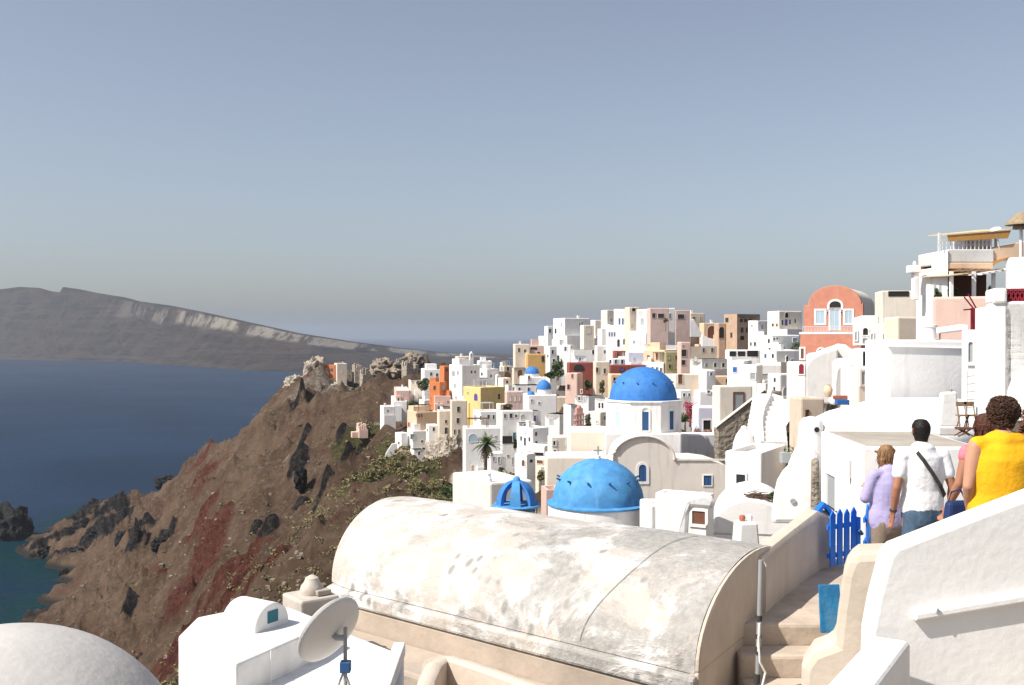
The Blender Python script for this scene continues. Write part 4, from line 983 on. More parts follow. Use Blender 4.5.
patch = nz(.62, 9, .68, mapv((1.0, 1.15, 1.15), (2.3, .4, 7)), .6)
sep = nd(nt, 'ShaderNodeSeparateXYZ'); nt.links.new(tc.outputs['Object'], sep.inputs['Vector'])
bias = rng(sep.outputs['X'], 4.6, 1.0, -.085, .045)       # more plaster lost towards the near end
addn = nd(nt, 'ShaderNodeMath', operation='ADD'); nt.links.new(patch, addn.inputs[0]); nt.links.new(bias, addn.inputs[1])
c1 = mixc(rng(addn.outputs[0], .455, .605), beige, grey)
spots = nd(nt, 'ShaderNodeTexVoronoi'); spots.inputs['Scale'].default_value = 3.2
nt.links.new(mapv((1.4, .75, .75)), spots.inputs['Vector'])
sp = rng(spots.outputs['Distance'], .36, .16)
gate_ = rng(nz(.9, 4, .5, mapv((1, 1, 1), (9, 1, 2))), .46, .56)
mm = nd(nt, 'ShaderNodeMath', operation='MULTIPLY'); nt.links.new(sp, mm.inputs[0]); nt.links.new(gate_, mm.inputs[1])
c2 = mixc(mm.outputs[0], c1, (.30, .285, .265))
stk = rng(nz(2.2, 6, .6, mapv((3.2, .5, .5))), .60, .74, 0, .55)
c3 = mixc(stk, c2, (.36, .32, .28))
crk = nd(nt, 'ShaderNodeTexVoronoi', feature='DISTANCE_TO_EDGE'); crk.inputs['Scale'].default_value = .55
wob = nd(nt, 'ShaderNodeTexNoise'); wob.inputs['Scale'].default_value = 2.5; wob.inputs['Detail'].default_value = 6
nt.links.new(tc.outputs['Object'], wob.inputs['Vector'])
wm = nd(nt, 'ShaderNodeMix', data_type='VECTOR'); wm.inputs['Factor'].default_value = .18
nt.links.new(tc.outputs['Object'], wm.inputs['A']); nt.links.new(wob.outputs['Color'], wm.inputs['B']); nt.links.new(wm.outputs['Result'], crk.inputs['Vector'])
c4 = mixc(rng(crk.outputs['Distance'], .006, .0, 0, .35), c3, (.25, .22, .19))
nt.links.new(c4, bs.inputs['Base Color'])
bp = nd(nt, 'ShaderNodeBump'); bp.inputs['Strength'].default_value = .75; bp.inputs['Distance'].default_value = .03
hgt = nd(nt, 'ShaderNodeMath', operation='ADD'); nt.links.new(rng(addn.outputs[0], .48, .57, .6, 0), hgt.inputs[0]); nt.links.new(nz(14, 6), hgt.inputs[1])
nt.links.new(hgt.outputs[0], bp.inputs['Height']); nt.links.new(bp.outputs['Normal'], bs.inputs['Normal'])
MATS['weathered'] = vm
MB().add(vs, fs).build('shell', vm, vt, smooth=True, angle=60)
# gable end (tan) facing the path, and its rounded rim
ge = [(hw * math.cos(math.pi * j / 24), rise * math.sin(math.pi * j / 24) ** .92 if 0 < j < 24 else 0) for j in range(25)]
def VB(name, m, x0, x1, s0, s1, z0, z1, bevel=.04):
    return MB().hexa([V(x0, s0, z0), V(x1, s0, z0), V(x1, s1, z0), V(x0, s1, z0)], [V(x0, s0, z1), V(x1, s0, z1), V(x1, s1, z1), V(x0, s1, z1)]).build(name, m, vt, bevel=bevel)
MB().hexa([V(-.06, y_, z_ + .012) for y_, z_ in ge], [V(.03, y_, z_ - .015) for y_, z_ in ge]).build('gable_wall', 'tanwall', vt, bevel=.05)
VB('gable_base', 'tanwall', -.058, .10, -hw + .002, hw - .002, -2.2, .022, .03)
MB().hexa([V(vlen - .05, y_ * .9, z_ * .9) for y_, z_ in ge], [V(vlen + .05, y_ * .9, z_ * .9) for y_, z_ in ge]).build('far_gable', 'tanwall', vt)
VB('gutter_ledge', 'weathered', -.04, vlen, hw - .25, hw + .13, -.26, -.012, .05)
mat('ledge_wall', (.44, .365, .295), .2, scale=1.1, streak=.7, stain=(.33, .30, .27), bump=.6, bscale=5)
VB('side_wall', 'ledge_wall', -.05, vlen, hw - .6, hw + .08, -3.2, -.262)
VB('lower_ledge', 'ledge_wall', 2.4, vlen + .3, hw + .09, hw + 1.15, -3.0, -.62, .06)
VB('core_wall', 'tanwall', -.05, vlen, -hw + .02, -hw + .62, -2.5, -.02)
GROUND.append((VA.x - 3, VA.y + 3, zsp - 2.6))
# cable over the vault
mw = Matrix.Translation((VA.x, VA.y, zsp)) @ Matrix.Rotation(math.atan2(axd.y, axd.x), 4, 'Z')
cpts = []
for i in range(40):
    t = i / 39
    x = 1.05 + .95 * t + .04 * math.sin(t * 9); a = math.pi * (.56 - .54 * t)
    cpts.append(mw @ Vector(vsurf(x, a, .012)))
co = MB().tube([tuple(p) for p in cpts], .005, 5).build('cable', 'metal', smooth=True); tag(co, 'thin grey cable lying across the weathered barrel vault', 'cable')
# ---- stone chimney block with a domed cap, behind the white block
mat('chimney_plaster', (.52, .46, .40), .12, scale=3, streak=.5, bump=.4)
cB = P(309, 624, 15.6)
r_ = thing('chimney', 'square stone coloured chimney block with a domed cap beside the vault end', 'chimney', cB, math.radians(38))
k = 15.6 / F
MB().box(-.30, .36, -.34, .34, -1.2, .47).build('block', 'chimney_plaster', r_, bevel=.04)
MB().lathe([(.17, .46), (.19, .52), (.17, .6), (.12, .66), (.10, .72), (.03, .76)], 14, (.05, 0, 0)).build('cap', 'chimney_plaster', r_, smooth=True)
MB().box(.02, .26, -.26, -.10, .475, .56).build('cap_stone', 'roof_stone', r_, bevel=.02)
# ---- white block with the little vault
z1 = P(236, 664, 12).z
def onz(px, py, z): r = ray(px, py); return r * (z / r.z)
wb = thing('white_building', 'bright white flat roofed building with a chamfered corner at lower left', 'house', (onz(236, 664, z1).x, 12, z1), 0)
o_ = Vector(wb.location)
tp = [onz(*q, z1) - o_ for q in ((236, 664), (302, 635), (326, 621), (290, 607), (229, 610.5), (197, 617), (178, 636))]
MB().prism([(p.x, p.y) for p in tp], -4, 0).build('wall', 'whiteblock', wb, bevel=.035)
z2 = z1 - .42
tq = [onz(*q, z2) - o_ for q in ((228, 700), (300, 660), (345, 632), (404, 655), (402, 720), (300, 760))]
MB().prism([(p.x, p.y) for p in tq], -4, -.42).build('lower_terrace', 'whiteblock', wb, bevel=.03)
a = onz(388, 647, z2) - o_; b = onz(404, 655, z2) - o_
MB().hexa([(b.x - .14, b.y + .0, -.43), (b.x + .02, b.y, -.43), (b.x + .02, b.y - 2.2, -.43), (b.x - .14, b.y - 2.2, -.43)], [(b.x - .14, b.y, -.24), (b.x + .02, b.y, -.24), (b.x + .02, b.y - 2.2, -.24), (b.x - .14, b.y - 2.2, -.24)]).build('terrace_kerb', 'whiteblock', wb, bevel=.02)
MB().tube([tuple(onz(271, 650.5, z1) - o_ + Vector((0, -.004, 0))), tuple(onz(271, 650.5, z1) - o_ + Vector((0, -.004, -.45)))], .008, 5).build('wall_pipe', 'whiteblock', wb)
# little vault
L0 = onz(255, 634, z1); L1 = onz(289, 622.5, z1); Lb = onz(227, 611, z1)
wv = (L1 - L0); lv = (Lb - L0); ew = wv.normalized(); el = Vector((-ew.y, ew.x, 0)); Wd = wv.length; Ll = abs(lv.dot(el)) * .55
sv = thing('skylight_vault', 'small white barrel vault skylight with a dark green window on the white roof', 'skylight', L0, math.atan2(ew.y, ew.x))
pr_ = [(0, -.02), (Wd, -.02)] + [(Wd / 2 + Wd / 2 * math.cos(math.pi * i / 16), .05 + .29 * math.sin(math.pi * i / 16)) for i in range(17)]
MB().hexa([(u, 0, z) for u, z in pr_], [(u, Ll, z) for u, z in pr_]).build('vault', 'whiteblock', sv, smooth=True, bevel=.02, angle=35)
MB().box(Wd * .36, Wd * .66, -.012, .02, .08, .24).build('window', 'teal', sv, bevel=.004)
# ---- satellite dish on its pole
dP = onz(345, 690, z2)
dD = 11.2; Pc = P(334, 635, dD)
sd = thing('satellite_dish', 'large pale satellite dish seen from behind on a pole with a blue box', 'satellite dish', (P(346, 690, dD).x, dD, z2), 0)
ctr = Pc - Vector(sd.location)
axis = Vector((-.66, .56, .42)).normalized()           # it looks away to the left and up
q_ = axis.to_track_quat('Z', 'Y')
n = 40; vs = []; fs = []; RR = .40
rings = 7
for i in range(rings + 1):
    rr = RR * i / rings
    for kx in range(n):
        a = 2 * math.pi * kx / n
        vs.append(ctr + q_ @ Vector((rr * math.cos(a), 1.06 * rr * math.sin(a), .10 * (rr / RR) ** 2)))
for i in range(rings):
    for kx in range(n):
        fs.append((i * n + kx, i * n + (kx + 1) % n, (i + 1) * n + (kx + 1) % n, (i + 1) * n + kx))
mat('oldwhite', (.50, .475, .45), .08, scale=1.6, streak=.2, bump=.35)
mat('dish', (.66, .64, .60), .06, scale=2, rough=.5, bump=.05, streak=.3)
do = MB().add(vs, fs).build('dish', 'dish', sd, smooth=True)
so = do.modifiers.new('solid', 'SOLIDIFY'); so.thickness = .012
rm = [ctr + q_ @ Vector((RR * math.cos(2 * math.pi * i / 40), 1.06 * RR * math.sin(2 * math.pi * i / 40), .10)) for i in range(41)]
MB().tube(rm, .010, 6, cap=False).build('rim', 'dish', do, smooth=True)
bk = ctr + axis * -.05
MB().tube([ctr + axis * -.005, bk, (.0, -.04, ctr.z - .02)], .035, 8).build('bracket', 'metal', sd, smooth=True)
MB().tube([(0, -.04, 0), (0, -.04, ctr.z + .10)], .022, 10).build('pole', 'metal', sd, smooth=True)
MB().tube([(-.14, -.04, .30), (0, -.04, .66)], .014, 6).tube([(.16, -.1, .22), (0, -.04, .58)], .014, 6).build('brace', 'metal', sd, smooth=True)
MB().box(-.05, .065, -.13, -.02, .62, .74).build('clamp_box', 'blue_dark', sd, bevel=.008)
fo = ctr + axis * .40 + Vector((0, 0, -.12))
MB().tube([ctr + q_ @ Vector((0, -RR, .1)), fo], .012, 6).build('feed_arm', 'metal', sd)
MB().tube([fo + axis * .04, fo - axis * .07], [.035, .03], 10).build('feed_horn', 'cable', sd, smooth=True)
# ---- white dome at the lower left corner
dd = 10.0; Dc = P(2, 815, dd)
r_ = thing('dome_roof', 'smooth pale white dome roof cut by the lower left corner', 'roof', (Dc.x, dd, Dc.z), 0)
R0 = 1.86
MB().lathe([(R0, -2.0)] + dome_prof(R0, R0, 20, 0), 64).build('dome', 'oldwhite', r_, smooth=True)
GROUND.append((Dc.x, dd, Dc.z - 3.5))
# ---- terrace parapet with a rounded corner
zp = P(424, 652, 9.6).z
path = [onz(*q, zp) for q in ((408, 770), (413, 705), (418, 679), (426, 663), (438, 655), (455, 654.5), (480, 662), (515, 674), (560, 690), (620, 712))]
tw_ = .15; mb = MB(); rings = []
for i, p in enumerate(path):
    t = (path[min(i + 1, len(path) - 1)] - path[max(i - 1, 0)]); t.z = 0; t.normalize(); nrm = Vector((t.y, -t.x, 0))
    rings.append([p + Vector((0, 0, -2.2)), p + Vector((0, 0, -.02)), p + nrm * .03, p + nrm * (tw_ - .03), p + nrm * tw_ + Vector((0, 0, -.02)), p + nrm * tw_ + Vector((0, 0, -2.2))])
vs = [v for r in rings for v in r]; fs = []
for i in range(len(rings) - 1):
    for j in range(6):
        fs.append((i * 6 + j, i * 6 + (j + 1) % 6, (i + 1) * 6 + (j + 1) % 6, (i + 1) * 6 + j))
fs += [tuple(range(6)), tuple(range((len(rings) - 1) * 6, len(rings) * 6))]
o = mb.add(vs, fs).build('terrace_parapet', 'tanwall', smooth=True, angle=50); tag(o, 'cream terrace parapet with a rounded corner at the bottom of the picture', 'parapet')
fl = [onz(*q, zp - .55) for q in ((400, 760), (424, 660), (440, 655), (700, 735), (640, 900))]
fo_ = MB().prism([(p.x, p.y) for p in fl], zp - 2.4, zp - .55).build('terrace_floor', 'step'); tag(fo_, 'plain terrace floor behind the rounded cream parapet', 'terrace')
# ---- path, landing and steps between the vault and the gate
def sheet(name, px, z, m, th=.25, kind='structure', label=None):
    pts = [onz(*q, z) for q in px]
    o = MB().prism([(p.x, p.y) for p in pts], z - th, z).build(name, m, bevel=.03)
    o['kind'] = kind
    return o
zL = -4.2
pg = MB()
# landing runs from the gate to the first riser, then two treads come down to the camera
def quad(yn_, yf_, z, xl_, xr_, b=-6.5): pg.hexa([(xl_(yn_), yn_, b), (xr_, yn_, b), (xr_, yf_, b), (xl_(yf_), yf_, b)], [(xl_(yn_), yn_, z), (xr_, yn_, z), (xr_, yf_, z), (xl_(yf_), yf_, z)])
xlf = lambda y: 3.2
quad(14.5, 20.0, -4.2, xlf, 7.6); quad(14.0, 14.497, -4.5, xlf, 5.6); quad(13.1, 13.997, -4.8, xlf, 5.4); quad(11.5, 13.097, -5.05, xlf, 5.2)
o = pg.build('path', 'step', bevel=.05); o['kind'] = 'structure'
o = MB().hexa([(1.1, 3, -6), (9, 3, -6), (9, 11, -6), (3.85, 11, -6)], [(1.1, 3, -1.78), (9, 3, -1.78), (9, 11, -2.85), (3.85, 11, -2.85)]).hexa([(4.7, 11.003, -6), (9, 11.003, -6), (9, 20.3, -6), (7.4, 20.3, -6)], [(4.7, 11.003, -2.85), (9, 11.003, -2.85), (9, 19.5, -4.19), (7.2, 19.5, -4.19)]).build('lane', 'pathstone'); o['kind'] = 'structure'
# retaining wall left of the landing
pw = [P(757, 557, 15.1), P(766, 548, 15.6), P(790, 529, 16.8), P(814, 511, 18.0), P(829, 510, 18.3)]
mb = MB(); vs = []; fs = []
for i, p in enumerate(pw):
    t = pw[min(i + 1, 4)] - pw[max(i - 1, 0)]; t.z = 0; t.normalize(); nrm = Vector((t.y, -t.x, 0))
    vs += [Vector((p.x, p.y, -6)) + nrm * .12, p + nrm * .14 - Vector((0, 0, .10)), p + nrm * .06, p - nrm * .14, p - nrm * .26 - Vector((0, 0, .10)), Vector((p.x, p.y, -6)) - nrm * .26]
for i in range(4):
    for j in range(6): fs.append((i * 6 + j, i * 6 + (j + 1) % 6, (i + 1) * 6 + (j + 1) % 6, (i + 1) * 6 + j))
fs += [tuple(range(6)), tuple(range(24, 30))]
o = mb.add(vs, fs).build('retaining_wall', 'tanwall', smooth=True, angle=50); tag(o, 'low tan plastered wall rising along the landing to the blue gate', 'wall')
GROUND.append((4.0, 16.5, -6)); GROUND.append((5.5, 18.5, -6)); GROUND.append((4.2, 13, -6.6))
# blue gate
def gate(label, px0, px1, d0, d1, n, ytop, ybot):
    A_, B_ = P(px0, ybot, d0), P(px1, ybot, d1); v = B_ - A_; L = Vector((v.x, v.y, 0)).length
    r = thing('gate', label, 'gate', A_, math.atan2(v.y, v.x)); hgt = P(px0, ytop, d0).z - A_.z
    w = L / n
    for i in range(n):
        u = w * i + w * .14; u2 = w * (i + 1) - w * .14; hh = hgt * (1 + .015 * (i % 2))
        MB().hexa([(u, -.012, .02), (u2, -.012, .02), (u2, -.012, hh - .09), ((u + u2) / 2, -.012, hh), (u, -.012, hh - .09)], [(u, .012, .02), (u2, .012, .02), (u2, .012, hh - .09), ((u + u2) / 2, .012, hh), (u, .012, hh - .09)]).build('picket', 'gate_blue', r)
    for z in (.16, hgt * .66): MB().box(-.01, L + .01, .014, .05, z, z + .085).build('rail', 'gate_blue', r, bevel=.006)
    return r, L, hgt
g_, L_, h_ = gate('bright blue picket gate closing the end of the landing', 829, 857, 17.6, 18.0, 4, 511, 568)
MB().box(L_ - .02, L_ + .07, -.03, .06, -.1, h_ * .82).build('post', 'gate_blue', g_, bevel=.01)
MB().tube([(L_ - .02, -.06, h_ * .60), (L_ + .06, -.06, h_ * .52)], .035, 8).build('latch', 'blue_dark', g_)
gate('second blue picket gate leaf standing open beside the woman in lilac', 866, 879, 16.2, 18.0, 5, 506, 556)
tri = P(823, 515.5, 18.1)
r_ = thing('gable_cap', 'small blue triangular roof cap on the end of the tan wall by the gate', 'cap', tri, .1)
for s in (-1, 1):
    MB().hexa([(0, -.09, .25), (0, .09, .25), (0, .09, .17), (0, -.09, .17)], [(s * .21, -.09, .02), (s * .21, .09, .02), (s * .17, .09, -.05), (s * .17, -.09, -.05)]).build('slope', 'gate_blue', r_)
MB().box(-.12, .12, -.06, .06, -.06, -.01).build('sill', 'tanwall', r_)
# blue board
bo = P(831, 633, 14.15)
r_ = thing('board', 'weathered teal blue board leaning on the steps beside the tan wall', 'board', bo, .1)
mat('board_blue', (.02, .17, .36), .35, scale=5, rough=.55, bump=.3, bscale=20, streak=.7, stain=(.14, .30, .40))
MB().hexa([(-.17, -.06, .02), (.15, -.06, .02), (.15, -.02, .02), (-.17, -.02, .02)], [(-.14, .10, .66), (.17, .10, .66), (.17, .13, .66), (-.14, .13, .66)]).build('panel', 'board_blue', r_, bevel=.008)
MB().tube([(.13, -.10, -.02), (.15, -.09, .35)], .018, 6).tube([(-.2, -.14, -.02), (.13, -.10, -.02)], .018, 6).build('stand', 'white_metal', r_)
# pole with tape
pb = P(756.5, 690, 13.3); pt = P(761, 560, 13.45)
r_ = thing('pole', 'thin grey pole wrapped with white cable and black tape by the vault end', 'pole', pb)
v = pt - pb
MB().tube([(0, 0, -.4), v], .034, 10).build('pipe', 'metal', r_, smooth=True)
for a, b in ((.05, .12), (.28, .33), (.40, .425), (.53, .57)):
    MB().tube([v * a, v * b], .042, 10).build('tape', 'cable', r_, smooth=True)
MB().tube([v * .0 + Vector((.05, -.04, 0)), v * .14 + Vector((.10, -.04, 0)), v * .22 + Vector((.02, -.045, 0)), v * .42 + Vector((-.01, -.045, 0))], .016, 6).tube([v * .30 + Vector((0, -.03, 0)), v * .52 + Vector((0, -.04, 0))], .02, 6).build('white_cable', 'white_metal', r_)
# ---- right hand white parapet, rail and its lower flight wall
Cw = P(893, 551, 5.6); Bw = P(1110, 464, 5.62); yw = math.atan2(Bw.y - Cw.y, Bw.x - Cw.x)
f = Face(Cw, yw, 'R')
rp = thing('stair_parapet', 'large white roughcast stair parapet rising to the right edge in front of the people', 'wall', Cw, yw)
pts = [f.at(*q) for q in ((868, 720), (871, 632), (877, 600), (886, 566), (890, 554), (897, 546.5), (960, 522), (1024, 497.5), (1130, 457), (1130, 760), (868, 760))]
MB().hexa([(u, 0, z) for u, z in pts], [(u, .17, z) for u, z in pts]).build('wall', 'parapet', rp, bevel=.03, seg=3)
r0, r1 = f.at(912, 616), f.at(1130, 579)
def railbox(z0, z1, o): return [(r0[0], -o, r0[1] + z0), (r1[0], -o, r1[1] + z0), (r1[0], .05, r1[1] + z0), (r0[0], .05, r0[1] + z0)], [(r0[0], -o, r0[1] + z1), (r1[0], -o, r1[1] + z1), (r1[0], .05, r1[1] + z1), (r0[0], .05, r0[1] + z1)]
b_, t_ = railbox(-.020, .028, .045); MB().hexa(b_, t_).build('handrail_ledge', 'parapet', rp, bevel=.012)
u, z = f.at(933, 612); MB().tube([(u, -.05, z + .01), (u + .005, -.052, z + .035)], .008, 5).build('hook', 'shutter', rp)
lw = [P(872, 634, 5.52), P(911, 640, 5.50), P(866, 700, 4.75), P(818, 692, 4.8)]
o = MB().hexa([Vector((p.x, p.y, -4)) for p in lw], lw).build('flight_wall', 'parapet', bevel=.03, seg=3); tag(o, 'low white stair side wall sloping down to the bottom edge below the parapet', 'wall')
# tan pillar wall beside it
p_ = [P(846, 546, 6.5), P(893, 546, 6.1), P(897, 546, 6.6), P(853, 544, 7.0)]
mb = MB()
sil = [(800, 720), (801, 668), (812, 652), (834, 644), (838, 610), (843, 575), (846, 566), (850, 557), (858, 553), (893, 552), (897, 562), (897, 720)]
slab('pillar_wall', 'tan rounded end wall beside the white parapet, stepping down to the left', 'wall', sil, 6.3, -20, .34, 'tanwall', bevel=.07)
# ---- vaulted white roofs right of the cable, with chimney and twig bundles
dv = 31.0; V0 = P(752, 536, dv)
wv_ = thing('vaulted_roof', 'white vault roof carrying brown twig bundles behind the tan wall', 'roof', V0, math.radians(-13))
k = dv / F
pr_ = [(41 * k * math.cos(math.pi * i / 20), 37 * k * math.sin(math.pi * i / 20)) for i in range(21)]
MB().hexa([(u, 0, z) for u, z in pr_], [(u, 4, z) for u, z in pr_]).build('vault', 'W', wv_, smooth=True, bevel=.08, angle=35)
MB().box(-44 * k, 44 * k, .02, 4, -3, .0).build('wall', 'W', wv_)
GROUND.append((V0.x, V0.y + 3, V0.z - 2.5))
dv2 = 27.0
r_ = thing('chimney', 'tapered square white chimney with clay pots on top before the white vault', 'chimney', P(746, 542, dv2), .15)
k = dv2 / F
MB().hexa([(-14 * k, -.3, -1), (14 * k, -.3, -1), (14 * k, .3, -1), (-14 * k, .3, -1)], [(-10 * k, -.25, 21 * k), (9 * k, -.25, 21 * k), (9 * k, .25, 21 * k), (-10 * k, .25, 21 * k)]).build('stack', 'W', r_, bevel=.06)
for sx in (-4, 3.5):
    MB().lathe([(.07, 21 * k), (.09, 25 * k), (.06, 27 * k), (.03, 27.2 * k)], 10, (sx * k, 0, 0)).build('pot', 'terracotta' if sx < 0 else 'W', r_, smooth=True)
def twigs(label, a, b, d, r, n):
    A_, B_ = P(*a, d), P(*b, d); ctr_ = (A_ + B_) / 2
    mb = MB(); v = (B_ - A_)
    for _ in range(n):
        s = A_ + v * random.uniform(-.05, .6) + Vector((random.gauss(0, r), random.gauss(0, r * 2), abs(random.gauss(0, r))))
        e = s + v * random.uniform(.25, .5) + Vector((random.gauss(0, r), random.gauss(0, r * 2), random.gauss(0, r)))
        m_ = (s + e) / 2 + Vector((random.gauss(0, r * .6), 0, abs(random.gauss(0, r * .6))))
        mb.tube([s - ctr_, m_ - ctr_, e - ctr_], [.016, .013, .006], 5)
    o = mb.build('twig_bundle', 'twig', None, loc=ctr_, recalc=False); tag(o, label, 'twigs')
twigs('brown twig bundle lying on top of the white vault', (747, 497), (772, 499), 31.3, .05, 130)
twigs('smaller brown twig bundle on the right shoulder of the white vault', (777, 515), (792, 524), 30.9, .05, 80)
bush('little green plant growing beside the twig bundle', 772, 499, 31.2, 3.5, 8, 'leaf', 'plant', 'plant', blobs=6, per=30, size=.05)
r_ = thing('clothes_frame', 'thin bent metal frame over the square opening of the sloped chimney house', 'frame', P(703, 520, 33.5))
MB().tube([(0, -.3, 0), (.16, -.3, .45), (.45, -.3, .42)], .012, 5).build('rod', 'metal', r_)
r_ = thing('railing', 'thin grey roof railing right of the near blue dome', 'railing', P(656, 507, 42))
mb = MB()
for i in range(9): mb.box(.12 * i, .12 * i + .012, 0, .012, -.05, .5)
mb.box(0, 1.0, 0, .012, .49, .51).build('bars', 'metal', r_)
r_ = thing('pergola_hood', 'grey slatted rounded hood on the roof between near dome and sloped chimney', 'hood', P(681, 506, 40))
MB().lathe(dome_prof(.26, .38, 6), 14).build('hood', 'shutter', r_, smooth=True)
# ================================================================== people
mat('skin', (.50, .26, .17), .06, scale=6, rough=.55, bump=.05, bscale=60)
mat('skin_tan', (.36, .165, .10), .06, scale=6, rough=.55, bump=.05, bscale=60)
def cloth(name, c, var=.08):
    return mat(name, c, var, scale=7, rough=.9, bump=.55, bscale=16, bdist=.02)
cloth('lilac', (.40, .36, .58)); cloth('tee', (.82, .82, .83), .03); cloth('mustard', (.78, .40, .012), .06); cloth('taupe', (.24, .185, .145)); cloth('denim', (.075, .125, .19), .35)
cloth('trouser_grey', (.19, .165, .15)); cloth('pinkprint', (.60, .16, .20), .5)
mat('hair_black', (.012, .010, .009), .4, scale=40, rough=.5, bump=.4, bscale=60)
mat('hair_blond', (.27, .145, .07), .45, scale=24, rough=.5, bump=.5, bscale=50)
mat('hair_brown', (.085, .042, .026), .7, scale=24, rough=.5, bump=.5, bscale=50)
mat('hair_red', (.085, .028, .016), .5, scale=24, rough=.5, bump=.5, bscale=50)
mat('bag_blue', (.018, .035, .11), .2, rough=.6, bump=.2)
def loft(pts, rad, n=16, xref=Vector((1, 0, 0)), cap=1.0):
    pts = [Vector(p) for p in pts]; mb = MB(); rings = []
    ext_p = []; ext_r = []
    t0 = (pts[0] - pts[1]).normalized(); t1 = (pts[-1] - pts[-2]).normalized()
    for s, c in ((1.0, .05), (.93, .37), (.72, .70), (.4, .92)):
        m = min(rad[0]); ext_p.append(pts[0] + t0 * m * s); ext_r.append((rad[0][0] * c, rad[0][1] * c))
    ext_p += pts; ext_r += list(rad)
    for s, c in ((.4, .92), (.72, .70), (.93, .37), (1.0, .05)):
        m = min(rad[-1]); ext_p.append(pts[-1] + t1 * m * s * cap); ext_r.append((rad[-1][0] * c, rad[-1][1] * c))
    for i, p in enumerate(ext_p):
        t = (ext_p[min(i + 1, len(ext_p) - 1)] - ext_p[max(i - 1, 0)]).normalized()
        x = xref - t * xref.dot(t)
        if x.length < .15: x = Vector((0, 1, 0)) - t * t.y
        x.normalize(); y = t.cross(x)
        rings.append([p + x * math.cos(2 * math.pi * k / n) * ext_r[i][0] + y * math.sin(2 * math.pi * k / n) * ext_r[i][1] for k in range(n)])
    vs = [v for r in rings for v in r]; fs = []
    for i in range(len(rings) - 1):
        for k in range(n): fs.append((i * n + k, i * n + (k + 1) % n, (i + 1) * n + (k + 1) % n, (i + 1) * n + k))
    fs += [tuple(range(n))[::-1], tuple(range((len(rings) - 1) * n, len(rings) * n))]
    return mb.add(vs, fs)
def fuse(name, lofts, voxel, m, parent, smooth=4, disp=0):
    mb = MB()
    for l in lofts: mb.add(l.v, l.f)
    o = mb.build('tmp', None)
    r = o.modifiers.new('r', 'REMESH'); r.mode = 'VOXEL'; r.voxel_size = voxel
    s = o.modifiers.new('s', 'SMOOTH'); s.factor = .5; s.iterations = smooth
    me = bpy.data.meshes.new_from_object(o.evaluated_get(bpy.context.evaluated_depsgraph_get()))
    bpy.data.objects.remove(o)
    if disp:
        for v in me.vertices:
            p = v.co
            v.co += v.normal * disp * noise.noise((p.x * 9, p.y * 9, p.z * 4.5))
    me.name = name; me.materials.clear(); me.materials.append(MATS[m])
    me.polygons.foreach_set('use_smooth', [True] * len(me.polygons))
    q = bpy.data.objects.new(name, me); COL.objects.link(q); q.parent = parent
    return q
def hand(el, wr, side, curl=.5):
    """palm, four unequal bent fingers and a thumb leaving the side of the palm"""
    d = (Vector(wr) - Vector(el)).normalized(); w = Vector(wr)
    x = Vector((0, 1, 0)) - d * d.y
    if x.length < .2: x = Vector((1, 0, 0)) - d * d.x
    x.normalize()                       # across the knuckles, thumb side
    y = d.cross(x) * side               # towards the palm
    out = [loft([w - d * .02, w + d * .03, w + d * .085], [(.026, .02), (.036, .016), (.040, .015)], 12, x)]
    for i, ln in enumerate((.068, .078, .072, .056)):
        b = w + d * .085 + x * (.030 - .020 * i)
        m_ = b + d * ln * .5 + y * .012 * curl; e = m_ + (d * (1 - .5 * curl) + y * .9 * curl).normalized() * ln * .5
        out.append(loft([b - d * .025, b, m_, e], [(.0095, .0095), (.0095, .0095), (.009, .009), (.0075, .0075)], 8, x))
    b = w + d * .025 + x * .028; m_ = b + (d * .75 + x * .65).normalized() * .036; e = m_ + (d + x * .1 + y * .25).normalized() * .028
    out.append(loft([b - x * .015, b, m_, e], [(.013, .013), (.012, .012), (.0105, .0105), (.0085, .0085)], 8, y))
    return out
